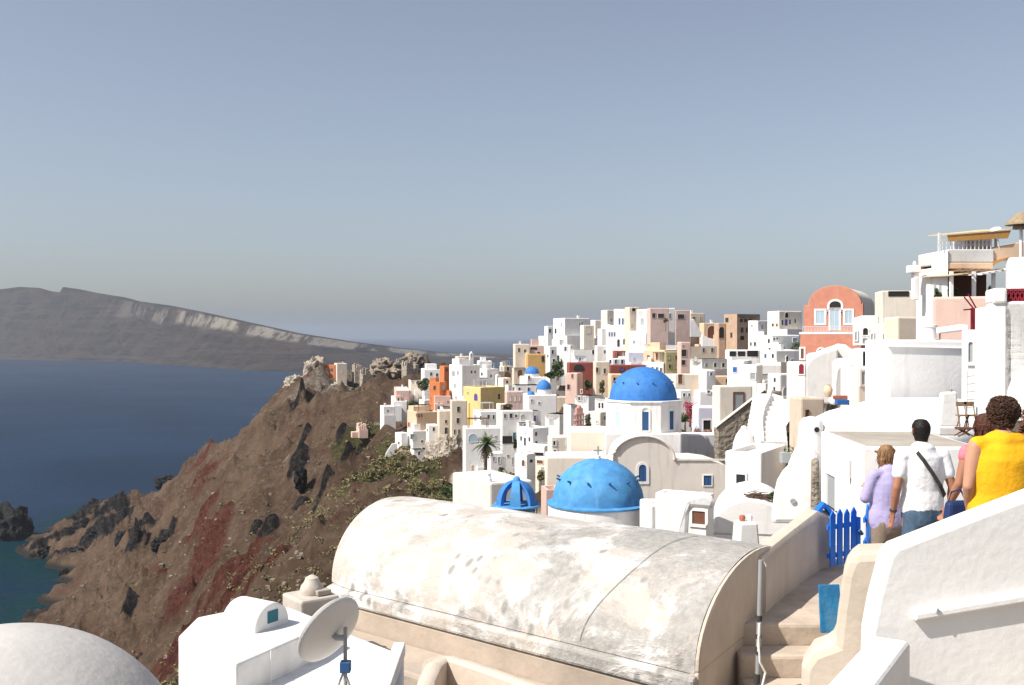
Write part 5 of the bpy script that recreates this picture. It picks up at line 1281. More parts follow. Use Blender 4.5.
def person(label, px, py_top, d, H_, yaw, skin, arms, girth=1.0, tilt=(0, 0), bust=1.0, wide=1.0):
    top = P(px, py_top, d); s = H_ / 1.75
    r = thing('person', label, 'person', (top.x, top.y, top.z - H_), math.radians(yaw)); r.scale = (s, s, s)
    g = girth; W_ = wide
    tor = loft([(0, 0, .90), (0, 0, .98), (0, .0, 1.08), (0, 0, 1.22), (0, .0, 1.34), (0, -.01, 1.42), (0, -.012, 1.465), (0, -.01, 1.50)],
               [(.165 * g, .12 * g), (.168 * g, .122 * g), (.148 * g, .108 * g), (.160 * g * W_, .118 * g), (.170 * W_ * g ** .6, .115 * g), (.165 * W_, .095), (.11 * W_, .075), (.066, .062)], 20)
    hx, hy = tilt
    body = [tor, loft([(0, -.012, 1.46), (hx * .4, .005, 1.54), (hx, .018 + hy, 1.60)], [(.062, .058), (.056, .056), (.055, .06)], 14)]
    hc = Vector((hx, .03 + hy, 1.645))
    body.append(loft([hc + Vector((0, 0, -.055)), hc + Vector((0, .008, -.03)), hc, hc + Vector((0, -.006, .045)), hc + Vector((0, -.004, .075))], [(.050, .062), (.064, .082), (.073, .092), (.070, .090), (.055, .07)], 16, cap=.5))
    body.append(loft([hc + Vector((0, .085, .01)), hc + Vector((0, .108, -.018))], [(.010, .010), (.014, .012)], 8))        # nose
    body.append(loft([hc + Vector((-.02, .078, -.058)), hc + Vector((.02, .078, -.058))], [(.010, .008), (.010, .008)], 8))  # lips
    for sd_ in (-1, 1):
        body.append(loft([hc + Vector((sd_ * .074, .0, -.022)), hc + Vector((sd_ * .082, -.012, .022))], [(.009, .016), (.010, .018)], 8))   # ears
    for sd_, (el, wr, curl) in zip((-1, 1), arms):
        sh = Vector((sd_ * .178 * W_, -.01, 1.415)); el = Vector(el); wr = Vector(wr)
        body.append(loft([(sd_ * .10, -.01, 1.435), sh], [(.055, .05), (.056, .056)], 12, Vector((0, 1, 0))))
        k_ = .9 + .1 * g
        body.append(loft([sh, sh.lerp(el, .35), sh.lerp(el, .8), el], [(.056 * k_, .056 * k_), (.052 * k_ * g ** .5, .052 * k_), (.042 * k_, .042 * k_), (.039, .039)], 14))
        body.append(loft([el, el.lerp(wr, .3), el.lerp(wr, .85), wr], [(.039, .039), (.041, .041), (.029, .027), (.026, .023)], 14))
        body += hand(el, wr, sd_, curl)
        hip = Vector((sd_ * .085 * g, 0, .91)); kn = Vector((sd_ * .095 * g, .015, .49)); an = Vector((sd_ * .10 * g, -.02, .09))
        body.append(loft([hip, hip.lerp(kn, .4), kn], [(.092 * g, .10 * g), (.08 * g, .085 * g), (.056, .058)], 14))
        body.append(loft([kn, kn.lerp(an, .35), an], [(.056, .058), (.054, .058), (.036, .038)], 14))
        body.append(loft([an + Vector((0, -.045, -.05)), an + Vector((0, .06, -.058)), an + Vector((0, .17, -.065))], [(.036, .034), (.042, .030), (.036, .022)], 12))
    b = fuse('body', body, .0075, skin, r, 3)
    return r, hc, tor
def shirt(parent, name, m, arms, sleeve, g, wide=1.0, flare=1.0, hem=.90, neck=1.465, disp=.009, scoop=0):
    G = g + .10
    L_ = [loft([(0, 0, hem), (0, 0, hem + .1), (0, 0, 1.10), (0, 0, 1.24), (0, 0, 1.34), (0, -.01, 1.42), (0, -.012, neck)],
               [(.175 * G * flare, .128 * G * flare), (.176 * G * flare, .128 * G * flare), (.163 * G * flare, .118 * G * flare), (.172 * wide * G, .122 * G), (.176 * wide * G ** .6, .120 * G), (.180 * wide, .116), (.116 * wide + scoop, .094)], 24)]
    for sd_, (el, wr, curl) in zip((-1, 1), arms):
        if sleeve <= 0:
            L_.append(loft([(sd_ * .09, -.01, 1.435), (sd_ * .158 * wide, -.01, 1.425)], [(.066, .062), (.066, .068)], 12, Vector((0, 1, 0)))); continue
        sh = Vector((sd_ * .178 * wide, -.01, 1.415)); el = Vector(el)
        L_.append(loft([(sd_ * .09, -.01, 1.435), sh], [(.066, .062), (.072, .070)], 12, Vector((0, 1, 0))))
        L_.append(loft([sh, sh.lerp(el, sleeve * .5), sh.lerp(el, sleeve)], [(.072, .07), (.070, .068), (.068, .066)], 14))
        if sleeve > .95:
            wr = Vector(wr); L_.append(loft([el, el.lerp(wr, .6)], [(.058, .058), (.048, .046)], 12))
    return fuse(name, L_, .011, m, parent, 4, disp)
def trousers(parent, m, g, disp=.006):
    L_ = [loft([(0, 0, .84), (0, 0, .93), (0, 0, 1.02)], [(.172 * g + .012, .132 * g + .012), (.172 * g + .012, .130 * g + .012), (.155 * g + .012, .115 * g + .012)], 22)]
    for sd_ in (-1, 1):
        hip = Vector((sd_ * .085 * g, -.01, .89)); kn = Vector((sd_ * .095 * g, .015, .49)); an = Vector((sd_ * .10 * g, -.02, .10))
        L_.append(loft([hip, hip.lerp(kn, .4), kn, kn.lerp(an, .5), an], [(.098 * g, .118 * g), (.09 * g, .098 * g), (.072, .074), (.066, .068), (.062, .064)], 16))
    return fuse('trousers', L_, .012, m, parent, 3, disp)
def hair(parent, hc, m, kind):
    mb = MB(); L_ = []
    if kind == 'short':
        L_ = [loft([hc + Vector((0, -.022, -.062)), hc + Vector((0, -.018, -.02)), hc + Vector((0, -.014, .03)), hc + Vector((0, -.010, .065)), hc + Vector((0, -.008, .090))], [(.062, .070), (.078, .088), (.084, .097), (.078, .090), (.062, .072)], 18, cap=.4)]
        return fuse('hair', L_, .008, m, parent, 3, .004)
    if kind == 'bob':
        L_ = [loft([hc + Vector((0, -.035, -.155)), hc + Vector((0, -.035, -.09)), hc + Vector((0, -.024, -.01)), hc + Vector((0, -.014, .05)), hc + Vector((0, -.008, .075))], [(.076, .05), (.092, .075), (.096, .098), (.090, .096), (.072, .078)], 20, cap=.45)]
        o = fuse('hair', L_, .009, m, parent, 3, .010); kinds = 200; amp = .006
    else:
        L_ = [loft([hc + Vector((0, -.04, -.055)), hc + Vector((0, -.03, -.01)), hc + Vector((0, -.018, .035)), hc + Vector((0, -.012, .075))], [(.066, .06), (.096, .094), (.098, .104), (.080, .088)], 20, cap=.5)]
        o = fuse('hair', L_, .009, m, parent, 3, .014); kinds = 1100; amp = .011
    me = o.data; st = MB(); vs = [(v.co.copy(), v.normal.copy()) for v in me.vertices]
    for _ in range(kinds):
        p, n_ = random.choice(vs)
        if kind == 'bob':
            st.tube([p, p + n_ * .006 + Vector((random.gauss(0, .008), 0, -.04)), p + n_ * .003 + Vector((random.gauss(0, .014), 0, -.085))], [.005, .004, .0015], 4, cap=False)
        else:
            t = Vector((random.gauss(0, 1), random.gauss(0, 1), random.gauss(0, 1))); t = (t - n_ * t.dot(n_)).normalized()
            st.tube([p - n_ * .006, p + n_ * amp * .7 + t * .012, p + n_ * amp + t * .022, p + n_ * amp * .2 + t * .034], [.0032, .0036, .003, .001], 4, cap=False)
    st.build('strands', m, o, smooth=True, recalc=False)
    return o
# man in the white T-shirt
am = [((-.265, -.05, 1.13), (-.262, .03, .88), .5), ((.265, -.06, 1.13), (.30, .05, .90), .6)]
r, hc, _ = person('man in a white T-shirt and jeans with a black bag strap across his back', 922, 420, 9.4, 1.76, 4, 'skin_tan', am, 1.08, wide=1.06)
shirt(r, 'shirt', 'tee', am, .55, 1.06, 1.06, 1.0, hem=.93)
trousers(r, 'denim', 1.04)
hair(r, hc, 'hair_black', 'short')
stp = [(-.10, -.105, 1.462), (-.06, -.137, 1.40), (.02, -.150, 1.28), (.10, -.146, 1.16), (.165, -.105, 1.06), (.19, -.02, 1.02)]
mb = MB(); vs = []
for p in stp: vs += [Vector(p) + Vector((.012, 0, .012)), Vector(p) - Vector((.012, 0, .012)), Vector(p) - Vector((.012, .012, .012)), Vector(p) + Vector((.012, -.012, .012))]
fs = [(i * 4 + j, i * 4 + (j + 1) % 4, i * 4 + 4 + (j + 1) % 4, i * 4 + 4 + j) for i in range(5) for j in range(4)]
mb.add(vs, fs).build('bag_strap', 'cable', r)
MB().lathe([(.032, -.012), (.034, 0), (.032, .012)], 12, (-.262, .026, .905)).build('watch', 'cable', r)
# woman in lilac, photographing
am = [((-.262, .04, 1.16), (-.13, .26, 1.25), .6), ((.31, .10, 1.44), (.09, .17, 1.60), .6)]
r, hc, _ = person('woman with short blond hair, lilac top and taupe trousers, hand raised to her face', 889, 445, 10.3, 1.60, 12, 'skin', am, 1.16, tilt=(-.01, .02))
shirt(r, 'top', 'lilac', am, 1.0, 1.15, 1.02, 1.05, hem=.88)
trousers(r, 'taupe', 1.16)
hair(r, hc, 'hair_blond', 'bob')
q = MB().tube([hc + Vector((-.085, .02, .012)), hc + Vector((-.08, .085, .014)), hc + Vector((-.03, .10, .01))], .006, 5); q.build('sunglasses', 'cable', r)
# dark haired woman between, in front of the man's arm
am = [((-.27, -.02, 1.14), (-.30, .10, .92), .7), ((.25, 0, 1.13), (.24, .12, .93), .5)]
r, hc, _ = person('woman with dark auburn hair in a pink printed top, half hidden behind the yellow top', 987, 413.5, 8.2, 1.64, 6, 'skin_tan', am, 1.0)
shirt(r, 'top', 'pinkprint', am, .16, 1.0, 1.0, 1.0, hem=.92)
trousers(r, 'denim', 1.0)
hair(r, hc, 'hair_red', 'bob')
# woman in the mustard top
am = [((-.262, -.04, 1.14), (-.20, .08, .93), .6), ((.27, -.03, 1.14), (.27, .08, .92), .5)]
r, hc, _ = person('woman with curly brown hair in a sleeveless mustard yellow top, nearest to the camera', 1004, 399, 6.6, 1.64, -2, 'skin', am, 1.22, wide=1.12)
shirt(r, 'top', 'mustard', am, 0, 1.22, 1.12, 1.06, hem=.90, neck=1.445, disp=.009, scoop=.035)
trousers(r, 'trouser_grey', 1.22)
hair(r, hc, 'hair_brown', 'curly')
# the blue bag held by the auburn haired woman
r_ = thing('shoulder_bag', 'small blue bag held low between the man and the woman in yellow', 'bag', P(957, 513, 8.0), .2)
MB().hexa([(-.11, -.05, -.07), (.11, -.05, -.07), (.11, .05, -.07), (-.11, .05, -.07)], [(-.09, -.04, .10), (.09, -.04, .10), (.09, .04, .10), (-.09, .04, .10)]).build('pouch', 'bag_blue', r_, bevel=.03)
MB().tube([(-.08, 0, .09), (-.05, 0, .17), (.03, 0, .19), (.08, 0, .09)], .007, 6).build('handle', 'bag_blue', r_, smooth=True)
# ================================================================== terrain
TC = [(300, 385, 432), (322, 376, 432), (345, 370, 440), (375, 366, 432), (405, 362, 425), (425, 366, 415),
      (288, 392, 432), (265, 418, 430), (240, 435, 440), (215, 446, 450), (190, 470, 460), (165, 490, 478), (135, 502, 500), (110, 508, 522),
      (200, 470, 425), (180, 505, 400), (180, 560, 275), (120, 580, 330), (150, 620, 255), (195, 520, 330), (225, 500, 300), (230, 560, 195), (195, 600, 225), (235, 620, 130), (180, 650, 185), (170, 690, 160),
      (300, 440, 330), (350, 440, 268), (300, 520, 205), (330, 480, 222), (260, 440, 372), (280, 470, 300), (370, 400, 345), (340, 400, 380), (400, 400, 300), (420, 440, 225), (380, 470, 190), (440, 484, 165), (480, 494, 128),
      (330, 560, 108), (290, 600, 88), (250, 640, 75), (420, 500, 138), (390, 430, 240), (360, 425, 270), (130, 540, 420), (150, 545, 400)]
pts = [tuple(P(*q)) for q in TC]
def shore(px, py, push=0):
    p = P(px, py, 1); t = SEA / p.z; return (p.x * t, p.y * t, SEA)
SH = [(28, 617), (45, 602), (60, 572), (52, 566), (28, 558), (22, 552), (45, 543), (80, 524), (100, 512)]
for q in SH: pts.append(shore(*q))
# the sea bed outside the shore line and behind the headland
for q in [(-10, 640), (0, 612), (20, 592), (30, 580), (10, 562), (0, 545), (-20, 530), (20, 528), (60, 515), (85, 503), (-60, 600), (-120, 560)]:
    a = shore(*q); pts.append((a[0], a[1], SEA - 6))
for (px, d, z) in [(110, 600, -112), (140, 580, -110), (170, 560, -108), (200, 545, -106), (235, 530, -104), (265, 525, -100), (290, 520, -85), (290, 570, -108), (330, 520, -70), (330, 580, -108), (380, 520, -62), (380, 590, -108), (430, 510, -55), (430, 600, -108), (480, 600, -100), (540, 600, -95), (600, 560, -60), (650, 500, -40), (700, 500, -40), (800, 480, -40), (900, 450, -35), (1000, 400, -30), (1200, 400, -40), (460, 320, -20), (540, 320, -12), (620, 300, -14), (700, 290, -16), (800, 250, -15), (900, 200, -12), (1000, 140, -8), (1150, 120, -8)]:
    u = (px - CX) / F; pts.append((u * d, d, z))
# close ground, hidden under the buildings
for q in [(-1.5, 4, -6), (0, 4, -5.5), (2.5, 4, -5), (-4, 9, -8), (0, 9, -7), (3, 9, -6.5), (6, 9, -6.2), (-6, 16, -10), (-2, 18, -8), (3, 20, -7.2), (6.5, 20, -6.6), (10, 16, -6.4), (9, 24, -6.2), (-8, 25, -14), (-2, 28, -12), (3, 30, -10), (-6, 40, -20), (0, 42, -13), (-12, 50, -24), (-4, 65, -19), (16, 30, -5), (22, 40, -3.5), (14, 40, -5), (-30, 60, -34), (-60, 70, -60), (-45, 40, -40), (-20, 20, -22), (-20, 10, -16)]:
    pts.append(q)
pts += GROUND
A_ = np.array(pts, float)
def feat(x, y): return np.stack([x / np.maximum(y, 2) * 2.2, np.log(np.maximum(y, 2))], -1)
S_ = feat(A_[:, 0], A_[:, 1]); zz = A_[:, 2]
n = len(zz)
Dm = np.sqrt(((S_[:, None] - S_[None]) ** 2).sum(-1) + .02 ** 2)
M_ = np.zeros((n + 3, n + 3)); M_[:n, :n] = -Dm + np.eye(n) * .006; M_[:n, n] = 1; M_[:n, n + 1:] = S_; M_[n:, :n] = M_[:n, n:].T
wts = np.linalg.solve(M_, np.r_[zz, 0, 0, 0])
def height(x, y):
    q = feat(np.asarray(x, float), np.asarray(y, float)).reshape(-1, 2); out = np.empty(len(q))
    for i in range(0, len(q), 20000):
        c = q[i:i + 20000]
        d = np.sqrt(((c[:, None] - S_[None]) ** 2).sum(-1) + .02 ** 2)
        out[i:i + 20000] = -d @ wts[:n] + wts[n] + c @ wts[n + 1:]
    return out
def blob(x, y, c, r):
    return np.exp(-((x - c[0]) ** 2 + (y - c[1]) ** 2) / (2 * r * r))
def at_px(px, py, d0=20, d1=620):
    r = ray(px, py); t = np.geomspace(d0, d1, 500)
    h = height(r.x * t, t); k = np.where(r.z * t <= h)[0]
    return t[k[0]] if len(k) else d1
U = np.linspace(-.72, .80, 640); Wd_ = np.exp(np.linspace(math.log(4), math.log(680), 430))
UU, YY = np.meshgrid(U, Wd_); X = (UU * YY).ravel(); Y = YY.ravel()
Z = height(X, Y)
# dark outcrops, the red cliff, scrub: places surveyed as pixels and carried to the ground
def lay(lst):
    m = np.zeros_like(X)
    for px, py, rad in lst:
        d = at_px(px, py); c = (ray(px, py).x * d, d); m = np.maximum(m, blob(X, Y, c, rad * d / F * 1.0))
    return m
dark = lay([(110, 515, 14), (85, 525, 14), (95, 540, 12), (60, 545, 10), (40, 552, 7), (120, 530, 12), (145, 545, 12), (135, 560, 8), (165, 540, 8), (170, 480, 8), (150, 478, 7), (60, 560, 8), (128, 630, 8), (135, 645, 6), (298, 478, 8), (300, 490, 8), (330, 485, 8), (345, 495, 7), (325, 505, 7), (305, 452, 6), (297, 420, 6), (355, 455, 6), (340, 450, 5), (250, 530, 9), (270, 545, 8)])
red = lay([(203, 455, 6), (203, 475, 7), (205, 495, 8), (207, 515, 8), (210, 540, 9), (205, 560, 14), (195, 580, 18), (190, 610, 20), (180, 640, 18), (172, 670, 16), (230, 580, 24), (260, 590, 22), (225, 610, 22), (212, 545, 14), (205, 520, 12), (202, 490, 11), (200, 465, 9), (160, 585, 6), (100, 575, 5), (95, 610, 5), (245, 605, 12)])
scrub = lay([(350, 450, 15), (365, 440, 15), (380, 445, 14), (395, 475, 16), (420, 485, 18), (450, 495, 18), (380, 490, 16), (345, 470, 13), (375, 425, 12), (395, 420, 8), (470, 495, 14), (400, 500, 16), (355, 500, 15), (440, 505, 16), (410, 440, 8), (335, 435, 9), (320, 520, 9)])
pale = lay([(310, 390, 12), (330, 393, 12), (350, 382, 12), (370, 385, 13), (390, 380, 13), (410, 375, 10), (345, 400, 12), (295, 402, 10), (375, 398, 11), (320, 405, 9), (262, 480, 4), (272, 472, 4), (285, 462, 4), (252, 492, 4)])
vil = np.zeros_like(X)
for g in GROUND:
    if g[1] < 300 and g[0] / g[1] > -.112: vil = np.maximum(vil, blob(X, Y, g, 3 + .012 * g[1]))
wild = np.clip(1 - vil * 1.3, 0, 1) * np.clip((Y - 30) / 40, 0, 1)
no = np.empty(len(X)); nr = np.empty(len(X)); ng = np.empty(len(X))
for i in range(len(X)):
    p = Vector((X[i] * .022, Y[i] * .022, 1.7))
    no[i] = noise.fractal(p, 1.0, 2.1, 7)
    nr[i] = noise.ridged_multi_fractal(Vector((X[i] * .055, Y[i] * .055, 4.2)), .9, 2.1, 5, 1.0, 2.0)
    ng[i] = noise.noise(Vector((X[i] * .35, Y[i] * .35, .3)))
amp = np.clip(Y / 250, .2, 1.3)
nf = np.array([noise.ridged_multi_fractal(Vector((X[i] * .13, Y[i] * .13, 2.2)), .85, 2.2, 5, 1.0, 2.0) for i in range(len(X))])
lowf = np.array([noise.noise(Vector((X[i] * .011, Y[i] * .011, 8.8))) for i in range(len(X))])
dark = np.maximum(dark, np.clip((nr - 1.6) * 1.5, 0, .6) * np.clip(lowf * 3 + .35, 0, 1) * wild * (scrub < .3))
gul = np.array([noise.ridged_multi_fractal(Vector((X[i] * .010 + .3 * no[i], Y[i] * .045 + .3 * no[i], 6.6)), .8, 2.1, 5, 1.0, 2.0) for i in range(len(X))])
Zn = Z + wild * amp * (4.4 * no + 3.4 * (nr - 1.1) + 5.0 * (gul - 1.2) * np.clip((Y - 90) / 120, 0, 1)) + wild * .45 * ng + wild * np.clip((Y - 60) / 150, 0, 1) * 2.2 * (nf - 1.1) * np.clip(.6 + lowf * 1.5, .15, 1.4)
tstep = 1.9 + .012 * Y; zq = (Z + .8 * no) / tstep; fr_ = zq - np.floor(zq); ter = (np.floor(zq) + np.clip((fr_ - .78) / .22, 0, 1)) * tstep
Zn = np.where(vil > .25, Zn * (1 - np.clip((vil - .25) * 3, 0, 1)) + (ter - .4) * np.clip((vil - .25) * 3, 0, 1), Zn)
Zn += dark * wild * (6.5 * np.abs(np.sin(nr * 3.1)) + 3.5 * no + 1.1 * ng + 1.0) * np.clip(Y / 300, .3, 1.2)
Zn += red * wild * (3.0 * (nr - 1.0) + 2.2 * (nf - 1.1))
near_sea = np.clip(1 - (Z - SEA) / 14, 0, 1); Zn = np.where(Z < SEA + 14, Zn * (1 - .4 * near_sea) + Z * .4 * near_sea, Zn)
vt_ = np.stack([X, Y, Zn], -1)
nu, nw = len(U), len(Wd_)
idx = np.arange(nu * nw).reshape(nw, nu)
qd = np.stack([idx[:-1, :-1], idx[:-1, 1:], idx[1:, 1:], idx[1:, :-1]], -1).reshape(-1, 4)
me = bpy.data.meshes.new('hillside')
me.vertices.add(len(vt_)); me.vertices.foreach_set('co', vt_.ravel())
me.loops.add(len(qd) * 4); me.polygons.add(len(qd))
me.loops.foreach_set('vertex_index', qd.ravel().astype(np.int32)); me.polygons.foreach_set('loop_start', np.arange(0, len(qd) * 4, 4, dtype=np.int32))
me.update(calc_edges=True); me.validate()
for nm, arr in (('dark', dark), ('red', red), ('scrub', scrub), ('pale', pale), ('vil', np.clip(vil * 1.2, 0, 1))):
    at = me.attributes.new(nm, 'FLOAT', 'POINT'); at.data.foreach_set('value', arr.astype(np.float32))
hm = bpy.data.materials.new('hillside_soil'); hm.use_nodes = True; nt = hm.node_tree; bs = nt.nodes['Principled BSDF']
bs.inputs['Roughness'].default_value = .95; bs.inputs['Specular IOR Level'].default_value = .1
tc = nd(nt, 'ShaderNodeTexCoord')
def attr(n_): a = nd(nt, 'ShaderNodeAttribute', attribute_name=n_); return a.outputs['Fac']
def thr(m_, nzz, lo=.35, hi=.55, amt=.6):
    a = nd(nt, 'ShaderNodeMath', operation='MULTIPLY_ADD'); nt.links.new(nzz, a.inputs[0]); a.inputs[1].default_value = amt
    b = nd(nt, 'ShaderNodeMath', operation='SUBTRACT'); nt.links.new(m_, a.inputs[2]); nt.links.new(a.outputs[0], b.inputs[0]); b.inputs[1].default_value = amt * .5
    return rng(b.outputs[0], lo, hi)
soil = mixc(rng(nz(.05, 8, .6), .35, .65), (.078, .047, .030), (.140, .091, .060))
soil = mixc(rng(nz(.6, 8, .7), .45, .72), soil, (.17, .125, .09))
soil = mixc(rng(nz(1.7, 6, .7), .60, .72), soil, (.035, .029, .020))
soil = mixc(rng(nz(.16, 8, .75, mapv((1, 1, 1), (40, 3, 1))), .56, .66, 0, .7), soil, (.062, .055, .030))
soil = mixc(rng(nz(.09, 6, .6, mapv((1, 1, 1), (9, 33, 1))), .56, .68, 0, .75), soil, (.10, .045, .030))
soil = mixc(thr(attr('pale'), nz(.3, 9, .75), .25, .55, .8), soil, mixc(rng(nz(.9, 8, .7), .4, .62), (.13, .105, .08), (.27, .225, .18)))
soil = mixc(thr(attr('scrub'), nz(.25, 8, .7)), soil, mixc(rng(nz(1.2), .4, .6), (.060, .055, .022), (.10, .09, .04)))
redc = mixc(rng(nz(.5, 9, .75), .38, .62), (.060, .016, .011), (.125, .048, .033))
soil = mixc(thr(attr('red'), nz(.12, 10, .8), .12, .5, .8), soil, redc)
lav = mixc(rng(nz(.5, 8, .75), .45, .68), (.010, .009, .009), (.060, .050, .042))
soil = mixc(thr(attr('dark'), nz(.16, 9, .75), .3, .42, .9), soil, lav)
soil = mixc(thr(attr('vil'), nz(.3, 6), .45, .6, .3), soil, mixc(rng(nz(.8), .4, .6), (.34, .285, .22), (.58, .54, .48)))
ge_ = nd(nt, 'ShaderNodeNewGeometry'); sx = nd(nt, 'ShaderNodeSeparateXYZ'); nt.links.new(ge_.outputs['Position'], sx.inputs['Vector'])
soil = mixc(rng(sx.outputs['Z'], SEA + 3.2, SEA + 1.0), soil, (.03, .028, .024))
nt.links.new(soil, bs.inputs['Base Color'])
bp = nd(nt, 'ShaderNodeBump'); bp.inputs['Strength'].default_value = .9; bp.inputs['Distance'].default_value = 2.2
nt.links.new(nz(.45, 12, .8), bp.inputs['Height']); nt.links.new(bp.outputs['Normal'], bs.inputs['Normal'])
me.materials.append(hm)
ho = bpy.data.objects.new('hillside', me); COL.objects.link(ho); ho['kind'] = 'structure'
me.polygons.foreach_set('use_smooth', [True] * len(me.polygons))
# ---- boulders and lava crags
def rock(label, px, py, rw, rh, m='lava', name='rock', cat='rock', group=None, d=None, rd=None, sub=4, sharp=.55, seed=0, sink=.35):
    d = d or at_px(px, py); B = P(px, py, d); sx_ = rw * d / F; sz_ = rh * d / F; sy_ = rd * d / F if rd else sx_
    bm = bmesh.new(); bmesh.ops.create_icosphere(bm, subdivisions=sub, radius=1)
    for v in bm.verts:
        p = v.co.copy()
        k = 1 + sharp * (noise.ridged_multi_fractal(p * 1.3 + Vector((seed * 3.1, seed, 0)), .8, 2.2, 5, 1, 2) - 1.1) * .55 + .25 * noise.noise(p * 4 + Vector((seed, 7, 1))) + .12 * noise.noise(p * 9 + Vector((seed, 3, 1)))
        v.co = Vector((p.x * sx_ * k, p.y * sy_ * k, p.z * sz_ * k))
    me_ = bpy.data.meshes.new(name); bm.to_mesh(me_); bm.free(); me_.materials.append(MATS[m])
    o = bpy.data.objects.new(name, me_); COL.objects.link(o); o.location = B + Vector((0, sx_ * .3, sz_ * (1 - sink) * .6)); o.rotation_euler = (0, 0, seed)
    tag(o, label, cat, group); return o
gl = 'dark lava crags along the shore point'
for i, (px, py, a, b) in enumerate([(108, 512, 10, 9), (92, 517, 9, 11), (82, 533, 10, 9), (98, 540, 12, 10), (62, 548, 9, 7), (45, 556, 8, 6), (34, 558, 6, 4), (118, 524, 9, 8), (75, 556, 9, 6), (122, 545, 7, 9), (140, 552, 9, 10), (158, 548, 7, 7), (54, 566, 5, 4), (64, 575, 5, 4)]):
    rock('dark jagged lava crag on the shore point', px, py, a, b, group=gl, seed=i + 1)
rock('dark lava islet in the water at the left edge', 6, 540, 22, 24, d=490, seed=31, name='islet', cat='islet', rd=18)
rock('dark lava crag above the shore point, where the hill meets the sea', 166, 486, 12, 7, seed=42)
rock('black crag on the lower slope above the white building', 128, 634, 9, 8, seed=43)
for i, (px, py, a, b) in enumerate([(300, 484, 6, 12), (330, 490, 7, 8), (303, 432, 6, 5), (345, 500, 8, 6), (322, 512, 9, 6), (296, 470, 5, 5)]):
    rock('dark rock clump on the brown slope above the vault', px, py, a, b, group='dark rock clumps on the brown slope', seed=50 + i)
rock('tall pale castle rock at the tip of the headland', 315, 383, 9, 17, 'SL', d=428, rd=12, seed=71, name='rock', sharp=.8)
rock('pale broken cliff knob left of the castle rock', 296, 392, 12, 12, 'SL', d=430, seed=72, name='rock')
rock('lower pale rock under the castle rock', 330, 396, 20, 9, 'SL', d=420, seed=73, name='rock')
rock('broad brown rock ridge behind the stone ruins', 385, 374, 34, 11, 'rock', d=420, seed=74, name='rock', rd=14)
rock('dark topped rock stump at the right end of the ruins', 412, 368, 12, 10, 'rock', d=422, seed=75, name='rock')
rock('rough whitened rock base under the tall beige house, left part', 440, 470, 18, 22, 'SL', d=188, seed=81, name='rock', rd=10)
rock('rough whitened rock base under the tall beige house, right part', 456, 474, 12, 26, 'SL', d=186, seed=82, name='rock', rd=8)
rock('brown rounded rock left of the whitened rock base', 404, 466, 11, 11, 'rock', d=196, seed=83, name='rock', rd=8)
rock('low stone mass between the palm and the white roof', 496, 476, 12, 7, 'SL', d=140, seed=84, name='rock', rd=5)
# ---- bushes at the foot of the village
for i, (px, py, a, b) in enumerate([(388, 492, 9, 16), (402, 490, 10, 20), (418, 498, 11, 20), (434, 496, 11, 17), (450, 503, 11, 17), (466, 502, 10, 16), (377, 500, 9, 15), (440, 508, 9, 12), (392, 508, 10, 13), (476, 492, 6, 20), (395, 474, 8, 13), (372, 480, 8, 11)]):
    d = min(at_px(px, py), 170)
    bush('olive dry bush in the thicket below the whitened rock', px, py, d, a, b, 'leaf_dry' if i % 4 else 'leaf', group='olive bushes below the village', blobs=26, per=70)
for lab, px, py, a, b, m in [('dark shrub beside the orange house', 424, 389, 8, 11, 'leaf'), ('dark shrub above the peach house', 414, 412, 7, 11, 'leaf'), ('bushy green tree under the grey vault', 558, 378, 7, 18, 'leaf'), ('low spreading green shrub left of the bushy tree', 551, 379, 6, 7, 'leaf'),
                             ('round clipped green bush beside the pink house', 588, 389, 4.6, 9, 'leaf'), ('grey green bush right of the pink bell tower', 588, 429, 4.5, 15, 'leaf_grey'), ('olive bush hanging beside the yellow house', 509, 413, 8, 9, 'leaf_dry'),
                             ('brownish bush behind the chapel roof', 602, 392, 3, 11, 'leaf_dry'), ('dark green shrub on the small balcony', 515, 447, 1.6, 10, 'leaf'), ('green and orange garden shrub by the lowest white house', 404, 455, 9, 9, 'leaf_dry'), ('small dark shrub at the end of the grey veranda', 608, 360, 4, 9, 'leaf')]:
    bush(lab, px, py, field(px, py) * .985, a, b, m, name='tree' if 'tree' in lab else 'bush', cat='tree' if 'tree' in lab else 'bush')
for (C_, y_, w_, d_) in [h for h in HOUSES if 100 < h[3] < 235][4::5][:18]:
    p_ = C_ + Vector((math.sin(y_) * .9 + math.cos(y_) * w_ * .75, -math.cos(y_) * .9 + math.sin(y_) * w_ * .75, 0)); r_ = thing('shrub', 'small dark shrub growing between the houses of the slope', 'shrub', p_ - Vector((0, 0, .3)), 0, 'shrubs between the houses')
    hh = random.uniform(.9, 1.7); m_ = MB(); crown(m_, (0, 0, hh * .5), (hh * .55, hh * .55, hh * .5), 10, 40, .13); m_.build('crown', random.choice(('leaf', 'leaf', 'leaf_dry')), r_, recalc=False)
    MB().tube([(0, 0, -1.5), (0, 0, hh * .5)], [.06, .03]).build('trunk', 'bark', r_)
